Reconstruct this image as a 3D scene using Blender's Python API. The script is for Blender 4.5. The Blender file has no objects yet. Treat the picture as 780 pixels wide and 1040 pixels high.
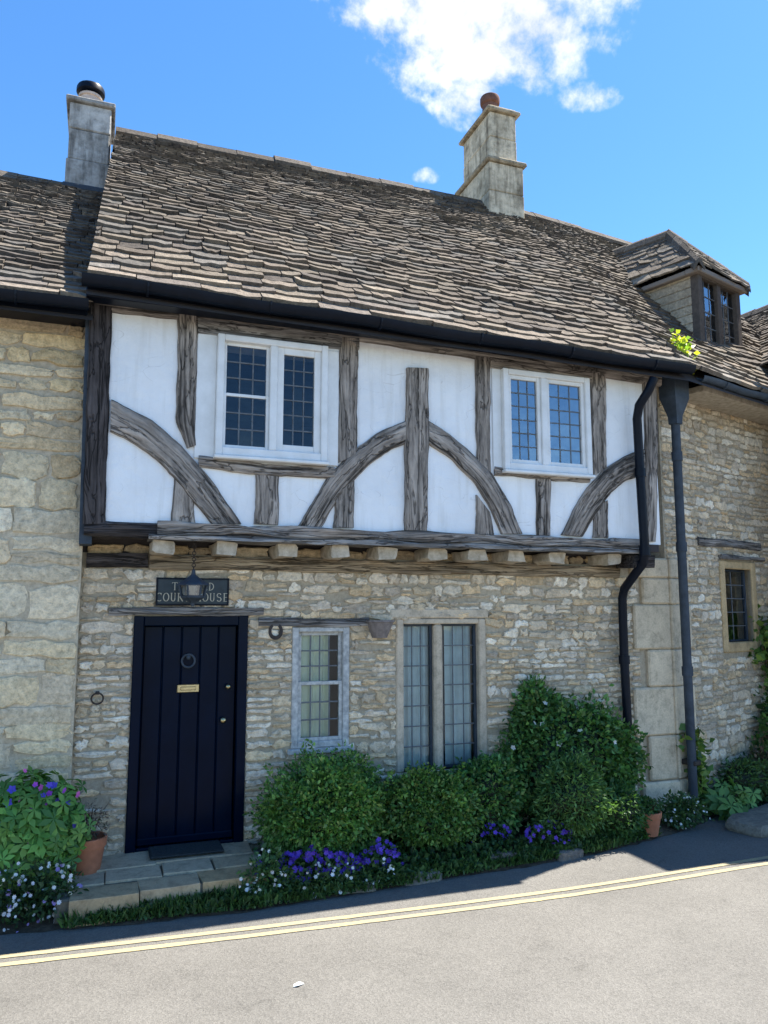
import bpy, math, random
import numpy as np
from mathutils import Vector
R = math.radians
rng = np.random.default_rng(7)
random.seed(7)
S = bpy.context.scene
COL = S.collection

# ------------------------------------------------------------------ camera
F = 780.0; PITCH = R(7.3); YAW = R(20); CAM = np.array([0, -6.3, 1.98])
cd = bpy.data.cameras.new('camera'); cam = bpy.data.objects.new('camera', cd); COL.objects.link(cam)
cam.location = CAM; cam.rotation_euler = (R(90) + PITCH, 0, -YAW)
cd.sensor_fit = 'VERTICAL'; cd.sensor_height = 24; cd.lens = F / 1040 * 24
cd.clip_start = .05; cd.clip_end = 2000
S.camera = cam

# ------------------------------------------------------------------ light
SUN_EL, SUN_AZ = 62.0, 10.5          # degrees; azimuth measured from +X towards +Y
sd = bpy.data.lights.new('sun', 'SUN'); sun = bpy.data.objects.new('sun', sd); COL.objects.link(sun)
sd.energy = 4.2; sd.angle = R(.5); sd.color = (1, .95, .86)
sv = Vector((math.cos(R(SUN_EL)) * math.cos(R(SUN_AZ)), math.cos(R(SUN_EL)) * math.sin(R(SUN_AZ)), math.sin(R(SUN_EL))))
sun.rotation_euler = sv.to_track_quat('Z', 'Y').to_euler()
sun.location = (6, 4, 20)
S.view_settings.view_transform = 'Standard'; S.view_settings.look = 'None'
S.view_settings.exposure = 1.78; S.view_settings.gamma = 1

def nd(nt, t, **kw):
    n = nt.nodes.new(t)
    for k, v in kw.items():
        if k in n.inputs.keys(): n.inputs[k].default_value = v
        else: setattr(n, k, v)
    return n

def make_world():
    w = bpy.data.worlds.new('World'); S.world = w; w.use_nodes = True
    nt = w.node_tree; nt.nodes.clear(); L = nt.links.new
    out = nd(nt, 'ShaderNodeOutputWorld'); bg = nd(nt, 'ShaderNodeBackground'); bg.inputs['Strength'].default_value = .090
    sky = nd(nt, 'ShaderNodeTexSky'); sky.sky_type = 'NISHITA'; sky.sun_disc = False
    sky.sun_elevation = R(SUN_EL); sky.sun_rotation = R(90 - SUN_AZ)
    sky.altitude = 100; sky.air_density = .85; sky.dust_density = .1; sky.ozone_density = 2.2
    hs = nd(nt, 'ShaderNodeHueSaturation', Saturation=1.24, Value=1.0)
    L(sky.outputs[0], hs.inputs['Color'])
    tc = nd(nt, 'ShaderNodeTexCoord')
    # one broken fair-weather cloud, placed by its direction in the sky
    def direction(px, py):
        d = ray(px, py); return d / np.linalg.norm(d)
    c = direction(492, 22)
    r_ = np.cross(c, [0, 0, 1]); r_ /= np.linalg.norm(r_); u_ = np.cross(r_, c)
    def dot(v):
        n = nd(nt, 'ShaderNodeVectorMath', operation='DOT_PRODUCT'); L(tc.outputs['Generated'], n.inputs[0]); n.inputs[1].default_value = v; return n.outputs['Value']
    def m(op, a, b=None, clamp=False):
        n = nd(nt, 'ShaderNodeMath', operation=op, use_clamp=clamp)
        for i, x in enumerate((a, b)):
            if x is None: continue
            if isinstance(x, (int, float)): n.inputs[i].default_value = x
            else: L(x, n.inputs[i])
        return n.outputs[0]
    n1 = nd(nt, 'ShaderNodeTexNoise', Scale=9.0, Detail=9.0, Roughness=.62, Distortion=.25); L(tc.outputs['Generated'], n1.inputs['Vector'])
    n2 = nd(nt, 'ShaderNodeTexNoise', Scale=26.0, Detail=8.0, Roughness=.6); L(tc.outputs['Generated'], n2.inputs['Vector'])
    dens = None
    for (px, py, rx, ry, amp) in ((490, -40, .21, .125, 1.6), (505, 40, .16, .075, 1.35), (420, 10, .09, .05, 1.1), (595, 98, .05, .022, .72), (437, 178, .03, .013, .56), (478, 95, .06, .045, 1.1)):
        cc = direction(px, py)
        a = m('DIVIDE', m('SUBTRACT', dot(tuple(r_)), float(cc @ r_)), rx)
        b = m('DIVIDE', m('SUBTRACT', dot(tuple(u_)), float(cc @ u_)), ry)
        e = m('MULTIPLY', m('SUBTRACT', 1.0, m('ADD', m('MULTIPLY', a, a), m('MULTIPLY', b, b)), True), amp)
        dens = e if dens is None else m('MAXIMUM', dens, e)
    front = m('GREATER_THAN', dot(tuple(c)), 0.2)
    dens = m('MULTIPLY', dens, front)
    nz = m('ADD', m('MULTIPLY', m('SUBTRACT', n1.outputs[0], .5), 2.6), m('MULTIPLY', m('SUBTRACT', n2.outputs[0], .5), 2.2))
    d = m('SUBTRACT', m('ADD', dens, m('MULTIPLY', nz, m('MINIMUM', m('MULTIPLY', dens, 3.0), 1.0))), .36)
    mask = nd(nt, 'ShaderNodeMapRange', interpolation_type='SMOOTHSTEP'); L(d, mask.inputs[0]); mask.inputs[1].default_value = 0; mask.inputs[2].default_value = .95; mask.inputs[4].default_value = .95
    br = nd(nt, 'ShaderNodeMapRange'); L(m('ADD', m('MULTIPLY', n1.outputs[0], .75), m('MULTIPLY', n2.outputs[0], .25)), br.inputs[0]); br.inputs[1].default_value = .3; br.inputs[2].default_value = .7; br.inputs[3].default_value = 2.7; br.inputs[4].default_value = 4.7
    cc = nd(nt, 'ShaderNodeCombineColor'); L(m('MULTIPLY', br.outputs[0], .97), cc.inputs[0]); L(br.outputs[0], cc.inputs[1]); L(m('MULTIPLY', br.outputs[0], 1.05), cc.inputs[2])
    mx = nd(nt, 'ShaderNodeMixRGB'); L(mask.outputs[0], mx.inputs[0]); L(hs.outputs[0], mx.inputs[1]); L(cc.outputs[0], mx.inputs[2])
    L(mx.outputs[0], bg.inputs['Color']); L(bg.outputs[0], out.inputs['Surface'])

# ------------------------------------------------------------------ measuring helpers
cy_, sy_, cp_, sp_ = math.cos(YAW), math.sin(YAW), math.cos(PITCH), math.sin(PITCH)
FW = np.array([sy_ * cp_, cy_ * cp_, sp_]); RT = np.array([cy_, -sy_, 0]); UP = np.cross(RT, FW)
def ray(px, py): return FW + RT * (px - 390) / F - UP * (py - 520) / F
def P(px, py, Y=0.0):                      # point of the wall plane y = Y seen at a pixel of the photo
    d = ray(px, py); return CAM + d * (Y - CAM[1]) / d[1]
def G(px, py, z=0.0):
    d = ray(px, py); return CAM + d * (z - CAM[2]) / d[2]
make_world()
WA = R(17); WC = np.array([5.3, -.02, 0]); WX = np.array([math.cos(WA), math.sin(WA), 0]); WN = np.array([-math.sin(WA), math.cos(WA), 0])
def Wp(a, b, z): return WC + WX * a + WN * b + np.array([0, 0, z])
def W(px, py, b=0.0):                      # (a, z) on the side wing's wall plane
    d = ray(px, py); t = (b - (CAM - WC) @ WN) / (d @ WN); p = CAM + d * t; return (p - WC) @ WX, p[2]

# ------------------------------------------------------------------ mesh helpers
class MB:
    def __init__(s): s.v = []; s.f = []; s.c = []; s.uv = {}
    def add(s, verts, faces, col=None, uvs=None):
        o = len(s.v); s.v += [tuple(map(float, p)) for p in verts]
        if col is None: s.c += [(.5, .5, .5)] * len(verts)
        elif np.ndim(col) == 1: s.c += [tuple(col)] * len(verts)
        else: s.c += [tuple(x) for x in col]
        s.f += [tuple(i + o for i in f) for f in faces]
        if uvs is not None:
            for i, x in enumerate(uvs): s.uv[o + i] = x
        return s
    def box(s, x0, y0, z0, x1, y1, z1, bev=0.0, fr=None, col=None):
        # chamfered box in frame fr = (origin, X, Y, Z)
        x0, x1 = sorted((x0, x1)); y0, y1 = sorted((y0, y1)); z0, z1 = sorted((z0, z1))
        b = min(bev, .45 * min(x1 - x0, y1 - y0, z1 - z0)) if bev else 0
        if not b:
            v = [(x, y, z) for x in (x0, x1) for y in (y0, y1) for z in (z0, z1)]
            f = [(0, 1, 3, 2), (4, 6, 7, 5), (0, 4, 5, 1), (2, 3, 7, 6), (0, 2, 6, 4), (1, 5, 7, 3)]
        else:
            v = []; idx = {}
            for i, x in enumerate((x0, x1)):
                for j, y in enumerate((y0, y1)):
                    for k, z in enumerate((z0, z1)):
                        sx, sy, sz = (1 if i == 0 else -1), (1 if j == 0 else -1), (1 if k == 0 else -1)
                        idx[i, j, k] = len(v)
                        v += [(x, y + sy * b, z + sz * b), (x + sx * b, y, z + sz * b), (x + sx * b, y + sy * b, z)]
            f = []
            q = [(0, 0), (1, 0), (1, 1), (0, 1)]
            for e in (0, 1):
                f.append([idx[e, a, c] for a, c in q]); f.append([idx[a, e, c] + 1 for a, c in q]); f.append([idx[a, c, e] + 2 for a, c in q])
            for a in (0, 1):
                for c in (0, 1):
                    f.append([idx[a, c, 0] + 0, idx[a, c, 1] + 0, idx[a, c, 1] + 1, idx[a, c, 0] + 1])
                    f.append([idx[a, 0, c] + 0, idx[a, 1, c] + 0, idx[a, 1, c] + 2, idx[a, 0, c] + 2])
                    f.append([idx[0, a, c] + 1, idx[1, a, c] + 1, idx[1, a, c] + 2, idx[0, a, c] + 2])
            for i in idx.values(): f.append([i, i + 1, i + 2])
        if fr is not None:
            O, X, Y, Z = fr; v = [np.array(O) + np.array(X) * p[0] + np.array(Y) * p[1] + np.array(Z) * p[2] for p in v]
        return s.add(v, f, col)
    def tube(s, pts, rad, n=12, col=None, caps=True):
        pts = [np.array(p, float) for p in pts]; rads = rad if np.ndim(rad) else [rad] * len(pts)
        v = []; ref = None
        for i, p in enumerate(pts):
            t = pts[min(i + 1, len(pts) - 1)] - pts[max(i - 1, 0)]; t /= np.linalg.norm(t) + 1e-9
            if ref is None:
                ref = np.cross(t, [0, 0, 1.0]) if abs(t[2]) < .9 else np.cross(t, [1.0, 0, 0])
            a = ref - t * (ref @ t); a /= np.linalg.norm(a); b = np.cross(t, a); ref = a
            for k in range(n):
                an = 2 * math.pi * k / n; v.append(p + (a * math.cos(an) + b * math.sin(an)) * rads[i])
        f = [(i * n + k, i * n + (k + 1) % n, (i + 1) * n + (k + 1) % n, (i + 1) * n + k) for i in range(len(pts) - 1) for k in range(n)]
        if caps: f += [tuple(range(n)), tuple(range((len(pts) - 1) * n, len(pts) * n))]
        return s.add(v, f, col)
    def lathe(s, o, prof, n=24, col=None, sq=None):
        v = []; o = np.array(o, float)
        for r, z in prof:
            for k in range(n):
                an = 2 * math.pi * k / n; v.append(o + np.array([r * math.cos(an), r * math.sin(an), z]))
        m = len(prof)
        f = [(i * n + k, i * n + (k + 1) % n, (i + 1) * n + (k + 1) % n, (i + 1) * n + k) for i in range(m - 1) for k in range(n)]
        f += [tuple(range(n)), tuple(range((m - 1) * n, m * n))]
        return s.add(v, f, col)
    def torus(s, o, X, Y, r, t, n=24, m=8, arc=(0, 2 * math.pi), col=None):
        full = abs(arc[1] - arc[0] - 2 * math.pi) < 1e-6
        pts = [np.array(o) + np.array(X) * r * math.cos(a) + np.array(Y) * r * math.sin(a) for a in np.linspace(arc[0], arc[1], n)]
        return s.tube(pts, t, m, col, caps=not full)
    def quad(s, a, b, c, d, col=None): return s.add([a, b, c, d], [(0, 1, 2, 3)], col)
    def build(s, name, mat, parent=None, smooth=False, auto=None, recalc=True):
        me = bpy.data.meshes.new(name); me.from_pydata(s.v, [], s.f); me.validate(clean_customdata=False)
        if len(me.vertices) == len(s.c):
            a = me.attributes.new('col', 'FLOAT_COLOR', 'POINT')
            a.data.foreach_set('color', np.hstack([np.array(s.c, float), np.ones((len(s.c), 1))]).ravel())
        if s.uv:
            a = me.attributes.new('grain', 'FLOAT_VECTOR', 'POINT'); arr = np.zeros((len(s.v), 3))
            for i, x in s.uv.items(): arr[i] = x
            a.data.foreach_set('vector', arr.ravel())
        import bmesh
        bm = bmesh.new(); bm.from_mesh(me); (bmesh.ops.recalc_face_normals(bm, faces=bm.faces) if recalc else None); bm.to_mesh(me); bm.free()
        if smooth: me.polygons.foreach_set('use_smooth', [True] * len(me.polygons))
        ob = bpy.data.objects.new(name, me); COL.objects.link(ob)
        if auto: me.set_sharp_from_angle(angle=R(auto))
        me.materials.append(mat)
        if parent: ob.parent = parent; ob.matrix_parent_inverse = parent.matrix_world.inverted()
        return ob

def fast_mesh(name, V, Fq, C, mat, parent=None, smooth=True):   # V (n,3), Fq (m,k)
    me = bpy.data.meshes.new(name); k = Fq.shape[1]
    me.vertices.add(len(V)); me.vertices.foreach_set('co', V.ravel().astype(np.float32))
    me.loops.add(Fq.size); me.loops.foreach_set('vertex_index', Fq.ravel().astype(np.int32))
    me.polygons.add(len(Fq)); me.polygons.foreach_set('loop_start', np.arange(0, Fq.size, k, dtype=np.int32))
    me.update(calc_edges=True)
    a = me.attributes.new('col', 'FLOAT_COLOR', 'POINT'); a.data.foreach_set('color', np.hstack([C, np.ones((len(C), 1))]).ravel())
    if smooth: me.polygons.foreach_set('use_smooth', [True] * len(me.polygons))
    me.materials.append(mat)
    ob = bpy.data.objects.new(name, me); COL.objects.link(ob)
    if parent: ob.parent = parent; ob.matrix_parent_inverse = parent.matrix_world.inverted()
    return ob

def tag(o, label=None, cat=None, group=None, kind=None):
    if label: o['label'] = label
    if cat: o['category'] = cat
    if group: o['group'] = group
    if kind: o['kind'] = kind
    return o
def thing(name, loc, label, cat, group=None):
    o = bpy.data.objects.new(name, None); COL.objects.link(o); o.location = loc; o.empty_display_size = .1
    bpy.context.view_layer.update()
    return tag(o, label, cat, group)
def struct(o, kind='structure'): o['kind'] = kind; return o

# ------------------------------------------------------------------ materials
def mat(name, build):
    m = bpy.data.materials.new(name); m.use_nodes = True; nt = m.node_tree; nt.nodes.clear()
    out = nd(nt, 'ShaderNodeOutputMaterial'); sh = build(nt, nt.links.new); nt.links.new(sh, out.inputs['Surface']); return m
def principled(nt, **kw):
    p = nd(nt, 'ShaderNodeBsdfPrincipled')
    for k, v in kw.items(): p.inputs[k.replace('_', ' ')].default_value = v
    return p
def noise(nt, vec, scale, detail=5, rough=.6, dist=0):
    n = nd(nt, 'ShaderNodeTexNoise', Scale=scale, Detail=detail, Roughness=rough, Distortion=dist); nt.links.new(vec, n.inputs['Vector']); return n.outputs[0]
def ramp(nt, fac, stops):
    r = nd(nt, 'ShaderNodeValToRGB'); e = r.color_ramp.elements
    while len(e) < len(stops): e.new(.5)
    for i, (p, c) in enumerate(stops): e[i].position = p; e[i].color = (*c, 1) if len(c) == 3 else c
    nt.links.new(fac, r.inputs[0]); return r.outputs[0]
def mixc(nt, mode, fac, a, b):
    m = nd(nt, 'ShaderNodeMixRGB', blend_type=mode)
    for i, x in enumerate((fac, a, b)):
        if isinstance(x, (int, float)): m.inputs[i].default_value = x
        elif isinstance(x, tuple): m.inputs[i].default_value = (*x, 1)
        else: nt.links.new(x, m.inputs[i])
    return m.outputs[0]
def bump(nt, h, strength, dist, p):
    b = nd(nt, 'ShaderNodeBump', Strength=strength, Distance=dist); nt.links.new(h, b.inputs['Height']); nt.links.new(b.outputs[0], p.inputs['Normal'])
def objco(nt): return nd(nt, 'ShaderNodeNewGeometry').outputs['Position']
def attr(nt, n='col', out='Color'): return nd(nt, 'ShaderNodeAttribute', attribute_name=n).outputs[out]
def g3(v): return (v, v, v)

def _stone(scale=18, bs=.55, bd=.012, lo=.62, hi=1.25):
    def b(nt, L):
        p = principled(nt, Roughness=.92, Specular_IOR_Level=.15); co = objco(nt)
        n = noise(nt, co, scale, 8, .68); n2 = noise(nt, co, 3.2, 5, .6); n3 = noise(nt, co, 70, 4, .6)
        c = mixc(nt, 'MULTIPLY', 1, attr(nt), ramp(nt, n, [(.28, g3(lo)), (.5, g3(1.05)), (.72, g3(hi))]))
        c = mixc(nt, 'MULTIPLY', .8, c, ramp(nt, n2, [(.3, (.86, .84, .82)), (.6, (1.1, 1.07, 1.03))]))
        c = mixc(nt, 'MULTIPLY', .6, c, ramp(nt, n3, [(.3, g3(.75)), (.6, g3(1.1))]))
        L(c, p.inputs['Base Color'])
        bump(nt, mixc(nt, 'ADD', .35, n, n3), bs, bd, p); return p.outputs[0]
    return b
M = {}
M['rubble'] = mat('rubble_stone', _stone(24, 1.0, .022, .62, 1.42))
M['ashlar'] = mat('dressed_stone', _stone(11, .5, .009, .6, 1.2))
def _sooty(nt, L):
    p = principled(nt, Roughness=.95, Specular_IOR_Level=.1); co = objco(nt); n = noise(nt, co, 12, 8, .7); n2 = noise(nt, co, 2.6, 6, .65)
    mp = nd(nt, 'ShaderNodeMapping'); mp.inputs['Scale'].default_value = (9, 9, 1.1); L(co, mp.inputs[0]); st = noise(nt, mp.outputs[0], 1, 5, .65)
    c = mixc(nt, 'MULTIPLY', 1, attr(nt), ramp(nt, n, [(.28, g3(.5)), (.5, g3(1.0)), (.72, g3(1.3))]))
    c = mixc(nt, 'MULTIPLY', .9, c, ramp(nt, st, [(.32, (.35, .34, .33)), (.5, g3(1.0))])); c = mixc(nt, 'MULTIPLY', .8, c, ramp(nt, n2, [(.35, (.45, .43, .40)), (.55, g3(1.05))]))
    L(c, p.inputs['Base Color']); bump(nt, n, .8, .015, p); return p.outputs[0]
M['sooty'] = mat('weathered_chimney_stone', _sooty)
M['tile'] = mat('stone_tile', _stone(26, .9, .014, .55, 1.4))
def _mortar(nt, L, k=1.0):
    p = principled(nt, Roughness=.95, Specular_IOR_Level=.1); co = objco(nt)
    n = noise(nt, co, 30, 7, .7); n2 = noise(nt, co, 2.5, 4, .6)
    c = mixc(nt, 'MULTIPLY', .8, ramp(nt, n, [(.3, tuple(x * k for x in (.31, .255, .18))), (.7, tuple(x * k for x in (.53, .45, .33)))]), ramp(nt, n2, [(.3, g3(.7)), (.65, g3(1.1))]))
    L(c, p.inputs['Base Color']); bump(nt, n, .8, .012, p); return p.outputs[0]
M['mortar'] = mat('lime_mortar', _mortar); M['mortar_pale'] = mat('pale_lime_mortar', lambda nt, L: _mortar(nt, L, 1.25))
def _timber(tint, dark):
    def b(nt, L):
        p = principled(nt, Roughness=.85, Specular_IOR_Level=.2)
        g = attr(nt, 'grain', 'Vector')
        mp = nd(nt, 'ShaderNodeMapping'); mp.inputs['Scale'].default_value = (2.2, 34, 34); L(g, mp.inputs[0])
        mp2 = nd(nt, 'ShaderNodeMapping'); mp2.inputs['Scale'].default_value = (1.2, 75, 75); L(g, mp2.inputs[0])
        mp3 = nd(nt, 'ShaderNodeMapping'); mp3.inputs['Scale'].default_value = (3, 7, 7); L(g, mp3.inputs[0])
        n = noise(nt, mp.outputs[0], 1, 6, .65, .6); n2 = noise(nt, mp2.outputs[0], 1, 3, .5, .3); n3 = noise(nt, mp3.outputs[0], 1, 5, .6)
        c = ramp(nt, n, [(.33, tuple(x * dark for x in tint)), (.5, tuple(x * .7 for x in tint)), (.66, tint)])
        c = mixc(nt, 'MULTIPLY', .9, c, ramp(nt, n2, [(.36, g3(.18)), (.46, g3(.85)), (.65, g3(1.15))]))
        c = mixc(nt, 'MULTIPLY', .85, c, ramp(nt, n3, [(.3, (.6, .57, .55)), (.7, (1.25, 1.24, 1.24))]))
        mp4 = nd(nt, 'ShaderNodeMapping'); mp4.inputs['Scale'].default_value = (1.6, 20, 20); L(g, mp4.inputs[0]); n4 = noise(nt, mp4.outputs[0], 1, 4, .55, .9)
        sp = nd(nt, 'ShaderNodeMath', operation='ABSOLUTE'); sb = nd(nt, 'ShaderNodeMath', operation='SUBTRACT'); sb.inputs[1].default_value = .5; L(n4, sb.inputs[0]); L(sb.outputs[0], sp.inputs[0])
        split = ramp(nt, sp.outputs[0], [(.004, g3(.1)), (.022, g3(1))]); c = mixc(nt, 'MULTIPLY', .7, c, split); n = mixc(nt, 'MULTIPLY', .8, n, split)
        L(c, p.inputs['Base Color']); bump(nt, mixc(nt, 'ADD', .6, n, n2), 1.0, .02, p); return p.outputs[0]
    return b
M['oak'] = mat('weathered_oak', _timber((.48, .415, .355), .3))
M['oak_grey'] = mat('silvered_oak', _timber((.42, .395, .37), .35))
M['oak_dark'] = mat('blackened_oak', _timber((.11, .095, .092), .3))

M['oak_brown'] = mat('sheltered_oak', _timber((.50, .39, .26), .4))
def simple(name, c, rough=.5, spec=.4, var=.15, scale=14, b=.15, bd=.004, metal=0, c2=None):
    def f(nt, L):
        p = principled(nt, Roughness=rough, Specular_IOR_Level=spec, Metallic=metal); co = objco(nt); n = noise(nt, co, scale, 6, .65)
        hi = tuple(x * (1 + var) for x in c) if c2 is None else c2
        L(ramp(nt, n, [(.3, tuple(x * (1 - var) for x in c)), (.7, hi)]), p.inputs['Base Color'])
        if b: bump(nt, n, b, bd, p)
        return p.outputs[0]
    return mat(name, f)
def _plaster(nt, L):
    p = principled(nt, Roughness=.9, Specular_IOR_Level=.1); co = objco(nt); n = noise(nt, co, 2.2, 6, .6); n2 = noise(nt, co, 45, 4, .6); n3 = noise(nt, co, 7, 5, .65)
    mp = nd(nt, 'ShaderNodeMapping'); mp.inputs['Scale'].default_value = (14, 14, 1.3); L(co, mp.inputs[0]); st = noise(nt, mp.outputs[0], 1, 5, .6)
    c = ramp(nt, n, [(.3, (.77, .77, .77)), (.6, (.87, .87, .865))])
    c = mixc(nt, 'MULTIPLY', .55, c, ramp(nt, st, [(.28, (.80, .78, .74)), (.5, g3(1.0))]))
    ck = nd(nt, 'ShaderNodeTexVoronoi', Scale=2.6, feature='DISTANCE_TO_EDGE'); v = nd(nt, 'ShaderNodeVectorMath', operation='ADD'); L(co, v.inputs[0]); L(nd(nt, 'ShaderNodeTexNoise', Scale=5.0).outputs['Color'], v.inputs[1]); L(v.outputs[0], ck.inputs['Vector'])
    c = mixc(nt, 'MULTIPLY', mixc(nt, 'MULTIPLY', 1, ramp(nt, ck.outputs['Distance'], [(.002, g3(.5)), (.006, g3(0))]), ramp(nt, n3, [(.5, g3(0)), (.6, g3(1))])), c, (.55, .52, .48))
    L(c, p.inputs['Base Color'])
    bump(nt, mixc(nt, 'ADD', .5, n3, mixc(nt, 'ADD', .2, n, n2)), .5, .03, p); return p.outputs[0]
M['plaster'] = mat('limewashed_plaster', _plaster)
M['white'] = simple('white_paint', (.72, .715, .69), .55, .3, .08, 5, .25, .006, c2=(.82, .82, .81))
M['grey_paint'] = simple('peeling_grey_blue_paint', (.36, .365, .36), .75, .2, .3, 24, .4, c2=(.62, .61, .575))
M['navy'] = simple('navy_gloss_paint', (.0003, .0052, .017), .22, .09, .2, 5, .08)
M['black'] = simple('black_gutter_paint', (.004, .007, .014), .4, .15, .25, 12, .1)
M['came'] = simple('lead_came', (.13, .14, .15), .6, .3, .3, 30, 0)
M['lead'] = simple('weathered_lead', (.04, .052, .068), .6, .25, .35, 10, .25)
M['iron'] = simple('rusty_iron', (.035, .026, .022), .7, .4, .4, 40, .3)
M['brass'] = simple('aged_brass', (.5, .4, .22), .35, .5, .2, 30, .1, metal=1)
M['dormer_oak'] = simple('dark_stained_oak', (.10, .08, .065), .8, .2, .3, 22, .4)
M['oak_pale'] = simple('worn_pale_oak', (.44, .36, .26), .9, .1, .3, 16, .5, .01, c2=(.60, .52, .41))
M['terracotta'] = simple('terracotta', (.42, .16, .085), .85, .2, .2, 15, .2)
M['pot_old'] = simple('sooty_terracotta', (.15, .075, .055), .9, .2, .4, 14, .2)
M['pot_pale'] = simple('pale_buff_clay', (.50, .40, .33), .9, .2, .25, 14, .2)
M['soil'] = simple('soil', (.07, .055, .04), .95, .1, .5, 12, .8, .03)
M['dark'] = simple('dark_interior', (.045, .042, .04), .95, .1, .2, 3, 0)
M['mat'] = simple('coir_mat', (.035, .04, .042), .95, .1, .4, 90, .8, .006)
M['letter'] = simple('sign_lettering', (.45, .42, .33), .6, .3, .15, 30, 0)
M['sign'] = simple('slate_sign', (.022, .034, .042), .45, .4, .3, 16, .15)
M['curtain'] = simple('curtain_cloth', (.78, .82, .66), .95, .1, .1, 6, 0)
M['curtain_blue'] = simple('pale_blue_curtain', (.58, .68, .70), .95, .1, .15, 6, 0)
M['litter'] = simple('white_scrap', (.75, .75, .72), .8, .2, .05, 10, .1)
M['bark'] = simple('bark', (.09, .06, .04), .95, .1, .4, 40, .5)
def _glass(nt, L, ior=3.2):
    lw = nd(nt, 'ShaderNodeFresnel', IOR=ior)
    gl = nd(nt, 'ShaderNodeBsdfGlossy', Roughness=.03); gl.inputs['Color'].default_value = (.85, .92, 1, 1)
    tr = nd(nt, 'ShaderNodeBsdfTransparent'); tr.inputs['Color'].default_value = (.9, .94, .93, 1)
    b = nd(nt, 'ShaderNodeBump', Strength=.12, Distance=.02); L(noise(nt, objco(nt), 9, 2, .5), b.inputs['Height']); L(b.outputs[0], gl.inputs['Normal'])
    m = nd(nt, 'ShaderNodeMixShader'); L(lw.outputs[0], m.inputs[0]); L(tr.outputs[0], m.inputs[1]); L(gl.outputs[0], m.inputs[2]); return m.outputs[0]
M['glass'] = mat('old_window_glass', _glass); M['glass_dull'] = mat('dull_window_glass', lambda nt, L: _glass(nt, L, 1.6))
def _leaf(nt, L):
    a = attr(nt); co = objco(nt)
    c = mixc(nt, 'MULTIPLY', .7, a, ramp(nt, noise(nt, co, 5, 3, .5), [(.3, g3(.85)), (.7, g3(1.5))]))
    p = principled(nt, Roughness=.5, Specular_IOR_Level=.35); L(c, p.inputs['Base Color'])
    t = nd(nt, 'ShaderNodeBsdfTranslucent'); L(mixc(nt, 'MULTIPLY', 1, c, (1.2, 1.3, .5)), t.inputs['Color'])
    m = nd(nt, 'ShaderNodeMixShader'); m.inputs[0].default_value = .3; L(p.outputs[0], m.inputs[1]); L(t.outputs[0], m.inputs[2]); return m.outputs[0]
M['leaf'] = mat('leaf', _leaf)
def _asphalt(nt, L):
    p = principled(nt, Roughness=.88, Specular_IOR_Level=.25); co = objco(nt)
    n = noise(nt, co, 140, 4, .7); n2 = noise(nt, co, .9, 6, .6); v = nd(nt, 'ShaderNodeTexVoronoi', Scale=95.0); L(co, v.inputs['Vector'])
    c = ramp(nt, n, [(.3, (.112, .106, .095)), (.5, (.15, .142, .128)), (.72, (.195, .184, .166))])
    c = mixc(nt, 'MULTIPLY', .8, c, ramp(nt, n2, [(.3, g3(.82)), (.68, g3(1.12))]))
    c = mixc(nt, 'MULTIPLY', .5, c, ramp(nt, v.outputs['Color'], [(.1, g3(.65)), (.8, g3(1.25))]))
    wv = nd(nt, 'ShaderNodeVectorMath', operation='ADD'); L(co, wv.inputs[0]); wn = nd(nt, 'ShaderNodeTexNoise', Scale=1.7, Detail=6.0); L(co, wn.inputs['Vector']); L(wn.outputs['Color'], wv.inputs[1])
    ck = nd(nt, 'ShaderNodeTexVoronoi', Scale=.75, feature='DISTANCE_TO_EDGE'); L(wv.outputs[0], ck.inputs['Vector'])
    crack = mixc(nt, 'MULTIPLY', 1, ramp(nt, ck.outputs['Distance'], [(.001, g3(.35)), (.005, g3(0))]), ramp(nt, noise(nt, co, 1.3, 3, .5), [(.54, g3(0)), (.62, g3(1))]))
    c = mixc(nt, 'MIX', crack, c, (.05, .048, .045))
    c = mixc(nt, 'MULTIPLY', .8, c, ramp(nt, noise(nt, co, 4.5, 5, .7), [(.27, g3(.72)), (.4, g3(1.0)), (.7, g3(1.06))]))
    L(c, p.inputs['Base Color']); bump(nt, mixc(nt, 'ADD', .5, n, v.outputs['Distance']), .7, .006, p); return p.outputs[0]
M['asphalt'] = mat('worn_asphalt', _asphalt)
def _yellow(nt, L):
    p = principled(nt, Roughness=.8, Specular_IOR_Level=.2); co = objco(nt); n = noise(nt, co, 60, 6, .75); n2 = noise(nt, co, 6, 4, .6)
    L(mixc(nt, 'MIX', ramp(nt, mixc(nt, 'ADD', .5, n, n2), [(.5, g3(0)), (.75, g3(.8))]), (.56, .44, .19), (.24, .22, .17)), p.inputs['Base Color']); bump(nt, n, .4, .004, p); return p.outputs[0]
M['yellow'] = mat('worn_yellow_paint', _yellow)

# ------------------------------------------------------------------ builders
FRONT = (np.zeros(3), np.array([1., 0, 0]), np.array([0, 1., 0]), np.array([0, 0, 1.]))   # x along, y into the wall, z up
WING = (WC, WX, WN, np.array([0, 0, 1.]))
def smooth_noise(seed):
    r = np.random.default_rng(seed); k = r.normal(size=(6, 2)) * np.array([[1, 1]]) * np.array([1, 1.5, 2.2, 3.1, 4, 5.5])[:, None]; ph = r.uniform(0, 6.28, 6); am = 1 / np.array([1, 1.4, 2, 2.8, 3.6, 5])
    return lambda s, z: sum(am[i] * math.sin(k[i, 0] * s + k[i, 1] * z + ph[i]) for i in range(6)) / 2.2
def to_world(fr, p):
    O, X, Y, Z = fr; return O + X * p[0] + Y * p[1] + Z * p[2]

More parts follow.
